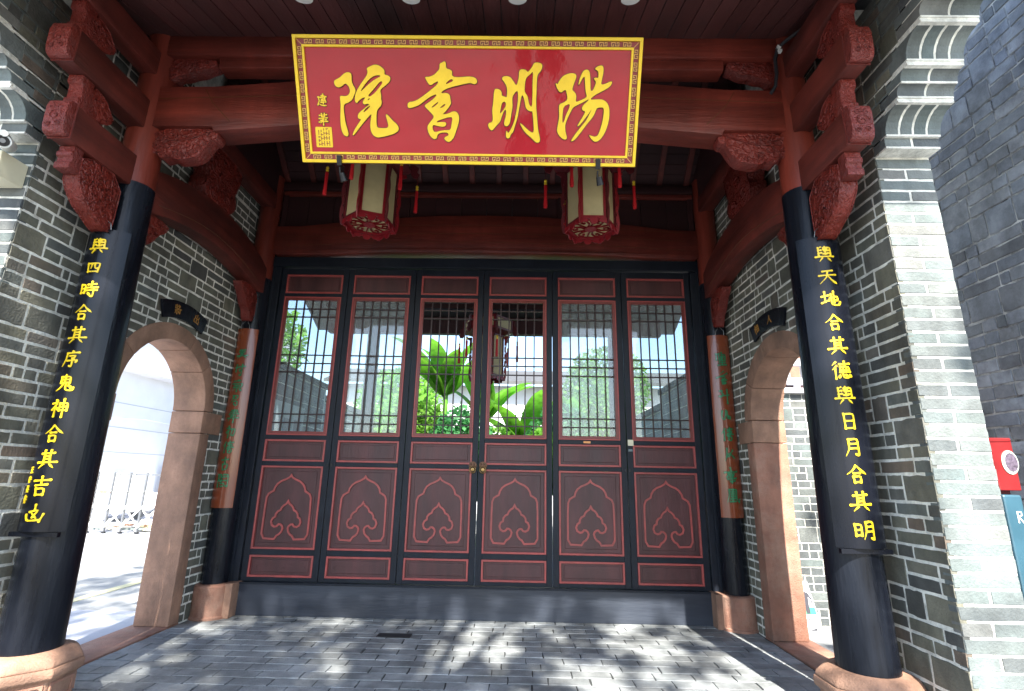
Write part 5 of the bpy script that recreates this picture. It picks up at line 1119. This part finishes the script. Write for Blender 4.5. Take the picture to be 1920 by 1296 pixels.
# ------------------------------------------------------------------ courtyard behind the doors
for s in (-1, 1):
    t = thing('courtyard_wall', 'blue-grey brick courtyard wall seen through the %s lattice' % ('left' if s < 0 else 'right'), 'wall', (s*3.0, 6, 0))
    G().box(min(s*3.03, s*3.3), max(s*3.03, s*3.3), 2.62, 11, 0, 2.62).obj('mortar', mortar, t)
    q = courses(2.62, 11, 0, 2.6, .16, .42, seed=100+s)
    lay(q if s < 0 else [(-a[1], -a[0], a[2], a[3]) for a in q], t, (s*3.03, 0, 0), (0, -s, 0), (0, 0, 1), brickN, cap=150, seed=101)
    G().box(min(s*2.95, s*3.35), max(s*2.95, s*3.35), 2.6, 11, 2.62, 2.72).obj('coping', tile, t, bev=.01)
    if s < 0:
        b = thing('notice_board', 'white notice board on the left courtyard wall seen through the first door leaf', 'board', (-2.7, 1.2, 1.8)); G().box(-2.725, -2.69, .7, 1.75, 1.5, 2.3).obj('board', postw, b, bev=.004)
        for k in range(3): G().box(-2.689, -2.686, .8+k*.32, 1.02+k*.32, 1.65, 2.1).obj('sheet', greyline, b)
    t = thing('hall_column', 'dark blue column standing in the inner hall seen through the %s lattice' % ('left' if s < 0 else 'right'), 'column', (s*1.95, 2.35, 0))
    G().lathe([(.11, .1), (.10, 3.9)], 24, (s*1.95, 2.35, 0)).obj('shaft', black, t, smooth=True); G().lathe([(.17, 0), (.17, .12)], 24, (s*1.95, 2.35, 0)).obj('base', stone, t, bev=.01)
t = thing('hall_beam', 'dark beam across the back of the inner hall seen through the top of the lattice', 'beam', (0, 2.35, 3.7))
G().box(-2.7, 2.7, 2.28, 2.42, 3.62, 3.9).obj('timber', darkplankX, t, bev=.01)
t = thing('house', 'white wall with a grey tiled roof beyond the garden, seen through the middle lattice', 'building', (1, 15, 0))
G().box(-7, 9, 15, 19, 0, 5.0).obj('wall', whitewall, t)
G().quadbox([(-7.4, 14.3, 4.95), (9.4, 14.3, 4.95), (9.4, 17, 5.9), (-7.4, 17, 5.9), (-7.4, 14.3, 5.08), (9.4, 14.3, 5.08), (9.4, 17, 6.05), (-7.4, 17, 6.05)]).obj('roof', tile, t)
rs = random.Random(3)
def leafcloud(g, c, rx, ry, rz, n, size, rnd, droop=.3):
    for _ in range(n):
        while True:
            p = Vector((rnd.uniform(-1, 1), rnd.uniform(-1, 1), rnd.uniform(-1, 1)))
            if .25 < p.length < 1: break
        p = Vector((c[0]+p.x*rx, c[1]+p.y*ry, c[2]+p.z*rz)); d = Vector((rnd.gauss(0, 1), rnd.gauss(0, 1), rnd.gauss(0, .6)-droop)).normalized(); w = d.cross(Vector((rnd.gauss(0, 1), rnd.gauss(0, 1), rnd.gauss(0, 1)))).normalized()
        s = size*rnd.uniform(.6, 1.3); k = len(g.v)
        g.v += [p-d*s*.5, p+w*s*.26, p+d*s*.5+Vector((0, 0, -.1*s)), p-w*s*.26]; g.f.append([k, k+1, k+2, k+3])
def banana(label, x, y, h, n, seed, z0=0):
    t = thing('banana_plant', label, 'plant', (x, y, z0)); r = random.Random(seed)
    G().tube([(x, y, z0), (x+.05, y, z0+h*.5), (x+.02, y, z0+h)], [.11, .09, .05], 10).obj('stem', leafC, t, smooth=True)
    for i in range(n):
        a = 2*math.pi*i/n+r.uniform(-.3, .3); L_ = r.uniform(1.5, 2.1); el = r.uniform(1.0, 1.5); g = G(); m_ = 12; P0 = Vector((x, y, z0+h*.9)); rows = []
        for k in range(m_+1):
            u = k/m_; e = el-1.15*u*u; 
            if k == 0: p = P0.copy()
            else: p = p+Vector((math.cos(a)*math.cos(e), math.sin(a)*math.cos(e), math.sin(e)))*(L_/m_)
            w = .25*math.sin(min(1, max(0, (u-.08)/.92))**.7*math.pi)**.6 if .08 < u < .99 else .012
            sd_ = Vector((-math.sin(a), math.cos(a), 0)); rows.append((p-sd_*w+Vector((0, 0, -w*.35)), p.copy(), p+sd_*w+Vector((0, 0, -w*.35))))
        for q in rows: g.v += q
        for k in range(m_):
            for j in range(2): g.f.append([3*k+j, 3*k+j+1, 3*k+j+4, 3*k+j+3])
        g.obj('leaf', leafB, t, smooth=True)
banana('tall banana plant with broad bright leaves seen through the third door leaf', -1.35, 6.4, 3.5, 12, 1)
banana('low banana plant with an upright leaf seen through the fourth door leaf', .60, 6.4, 2.0, 10, 2)
banana('banana plant far left behind the second door leaf', -2.7, 8.2, 2.4, 9, 5)
banana('second tall banana plant close behind the ring handles', -.45, 7.4, 3.0, 10, 9)
banana('banana plant behind the fifth door leaf', 1.75, 7.0, 2.1, 9, 7)
for i, (x, y, z, rx, ry, rz, m_, lb) in enumerate(((-1.75, 5.4, 2.1, .75, .5, .95, leafC, 'leafy bush below the tall banana plant'), (-.75, 5.1, 1.9, .7, .45, .95, leafD, 'blue-green bush in front of the tall banana plant'), (-.05, 5.3, 1.6, .6, .5, .85, leafC, 'low bush left of the low banana plant'),
        (1.35, 5.6, 2.0, .8, .5, 1.0, leafD, 'bush with bluish leaves behind the fifth door leaf'), (2.25, 6.6, 2.4, .7, .7, 1.5, leafC, 'tall leafy shrub near the right courtyard wall'), (-2.4, 6.6, 2.2, .7, .7, 1.2, leafC, 'tall leafy shrub near the left courtyard wall'), (.95, 5.2, 1.7, .45, .4, .7, leafC, 'small bush right of the low banana plant'))):
    t = thing('garden_bush', lb, 'bush', (x, y, 0)); g = G(); leafcloud(g, (x, y, z), rx, ry, rz, 2200, .16, rs); g.obj('foliage', m_, t); G().tube([(x, y, 0), (x, y, z)], .03, 6).obj('stem', bark, t)
for i, (x, y, h) in enumerate(((-3.8, 12.2, 3.6), (3.6, 12.6, 4.6), (-6.5, 6.5, 4.4), (6.6, 6.2, 4.2))):
    t = thing('garden_tree', ['small green tree behind the courtyard on the left', 'small green tree behind the courtyard on the right', 'leafy tree over the low wall seen through the first door leaf', 'leafy tree over the low wall seen through the last door leaf'][i], 'tree', (x, y, 0)); g = G(); leafcloud(g, (x, y, h), 1.6, 1.2, 1.5, 3000, .22, rs); g.obj('crown', leafC, t)
    G().tube([(x, y, 0), (x+.1, y, h*.6), (x, y, h)], [.12, .09, .04], 8).obj('trunk', bark, t)
# ------------------------------------------------------------------ tree whose crown dapples the sunlight on the porch
TC = Vector((-.6, -1.4, 0))+sd*16.5
t = thing('shade_tree', 'big spreading tree across the forecourt that throws dappled shade on the gate', 'tree', (TC.x, TC.y-1, 0))
G().tube([(TC.x, TC.y-1, -.1), (TC.x+.2, TC.y-.8, 4), (TC.x-.1, TC.y-.3, 8), (TC.x, TC.y, TC.z)], [.45, .35, .27, .12], 12).obj('trunk', bark, t, smooth=True)
rt = random.Random(12); e1 = sd.cross(Vector((0, 0, 1))).normalized(); e2 = e1.cross(sd)
V = []; F = []; N_C = 3000; made = 0
while made < N_C:                                             # crown shaped for the dapple: clumps sampled by where shade lands on porch
    gx, gy = rt.uniform(-5.2, 4.6), rt.uniform(-7.5, 3.0)
    keep = 1. if gx < -1.0 else (1.-.72*(gx+1.0)/2.4 if gx < 1.4 else .28)
    if gx < -2.1: keep = .28
    if gy > -.7 and gx < 2.2: keep = max(keep, .5)
    if gx > 2.3: keep = .05
    made += 1
    if rt.random() > keep: continue
    p = Vector((gx, gy, 0))+sd*(rt.uniform(14.5, 18.5))
    if made % 30 == 0: G().tube([TC+Vector((0, 0, -3)), (TC+Vector((0, 0, -1.5))+p)/2, p], [.12, .05, .015], 6).obj('limb', bark, t)
    R_ = rt.uniform(.7, 1.3)
    for _ in range(int(13*R_)):
        q = p+Vector((rt.gauss(0, .085), rt.gauss(0, .085), rt.gauss(0, .1)))*R_
        d = Vector((rt.gauss(0, 1), rt.gauss(0, 1), rt.gauss(0, .5))).normalized(); ww = d.cross(Vector((rt.gauss(0, .5), rt.gauss(0, .5), 1))).normalized(); s_ = rt.uniform(.13, .22)
        k = len(V); V += [q-d*s_*.5, q+ww*s_*.27, q+d*s_*.5, q-ww*s_*.27]; F.append([k, k+1, k+2, k+3])
g = G(); g.v = V; g.f = F; g.obj('crown', leafA, t)
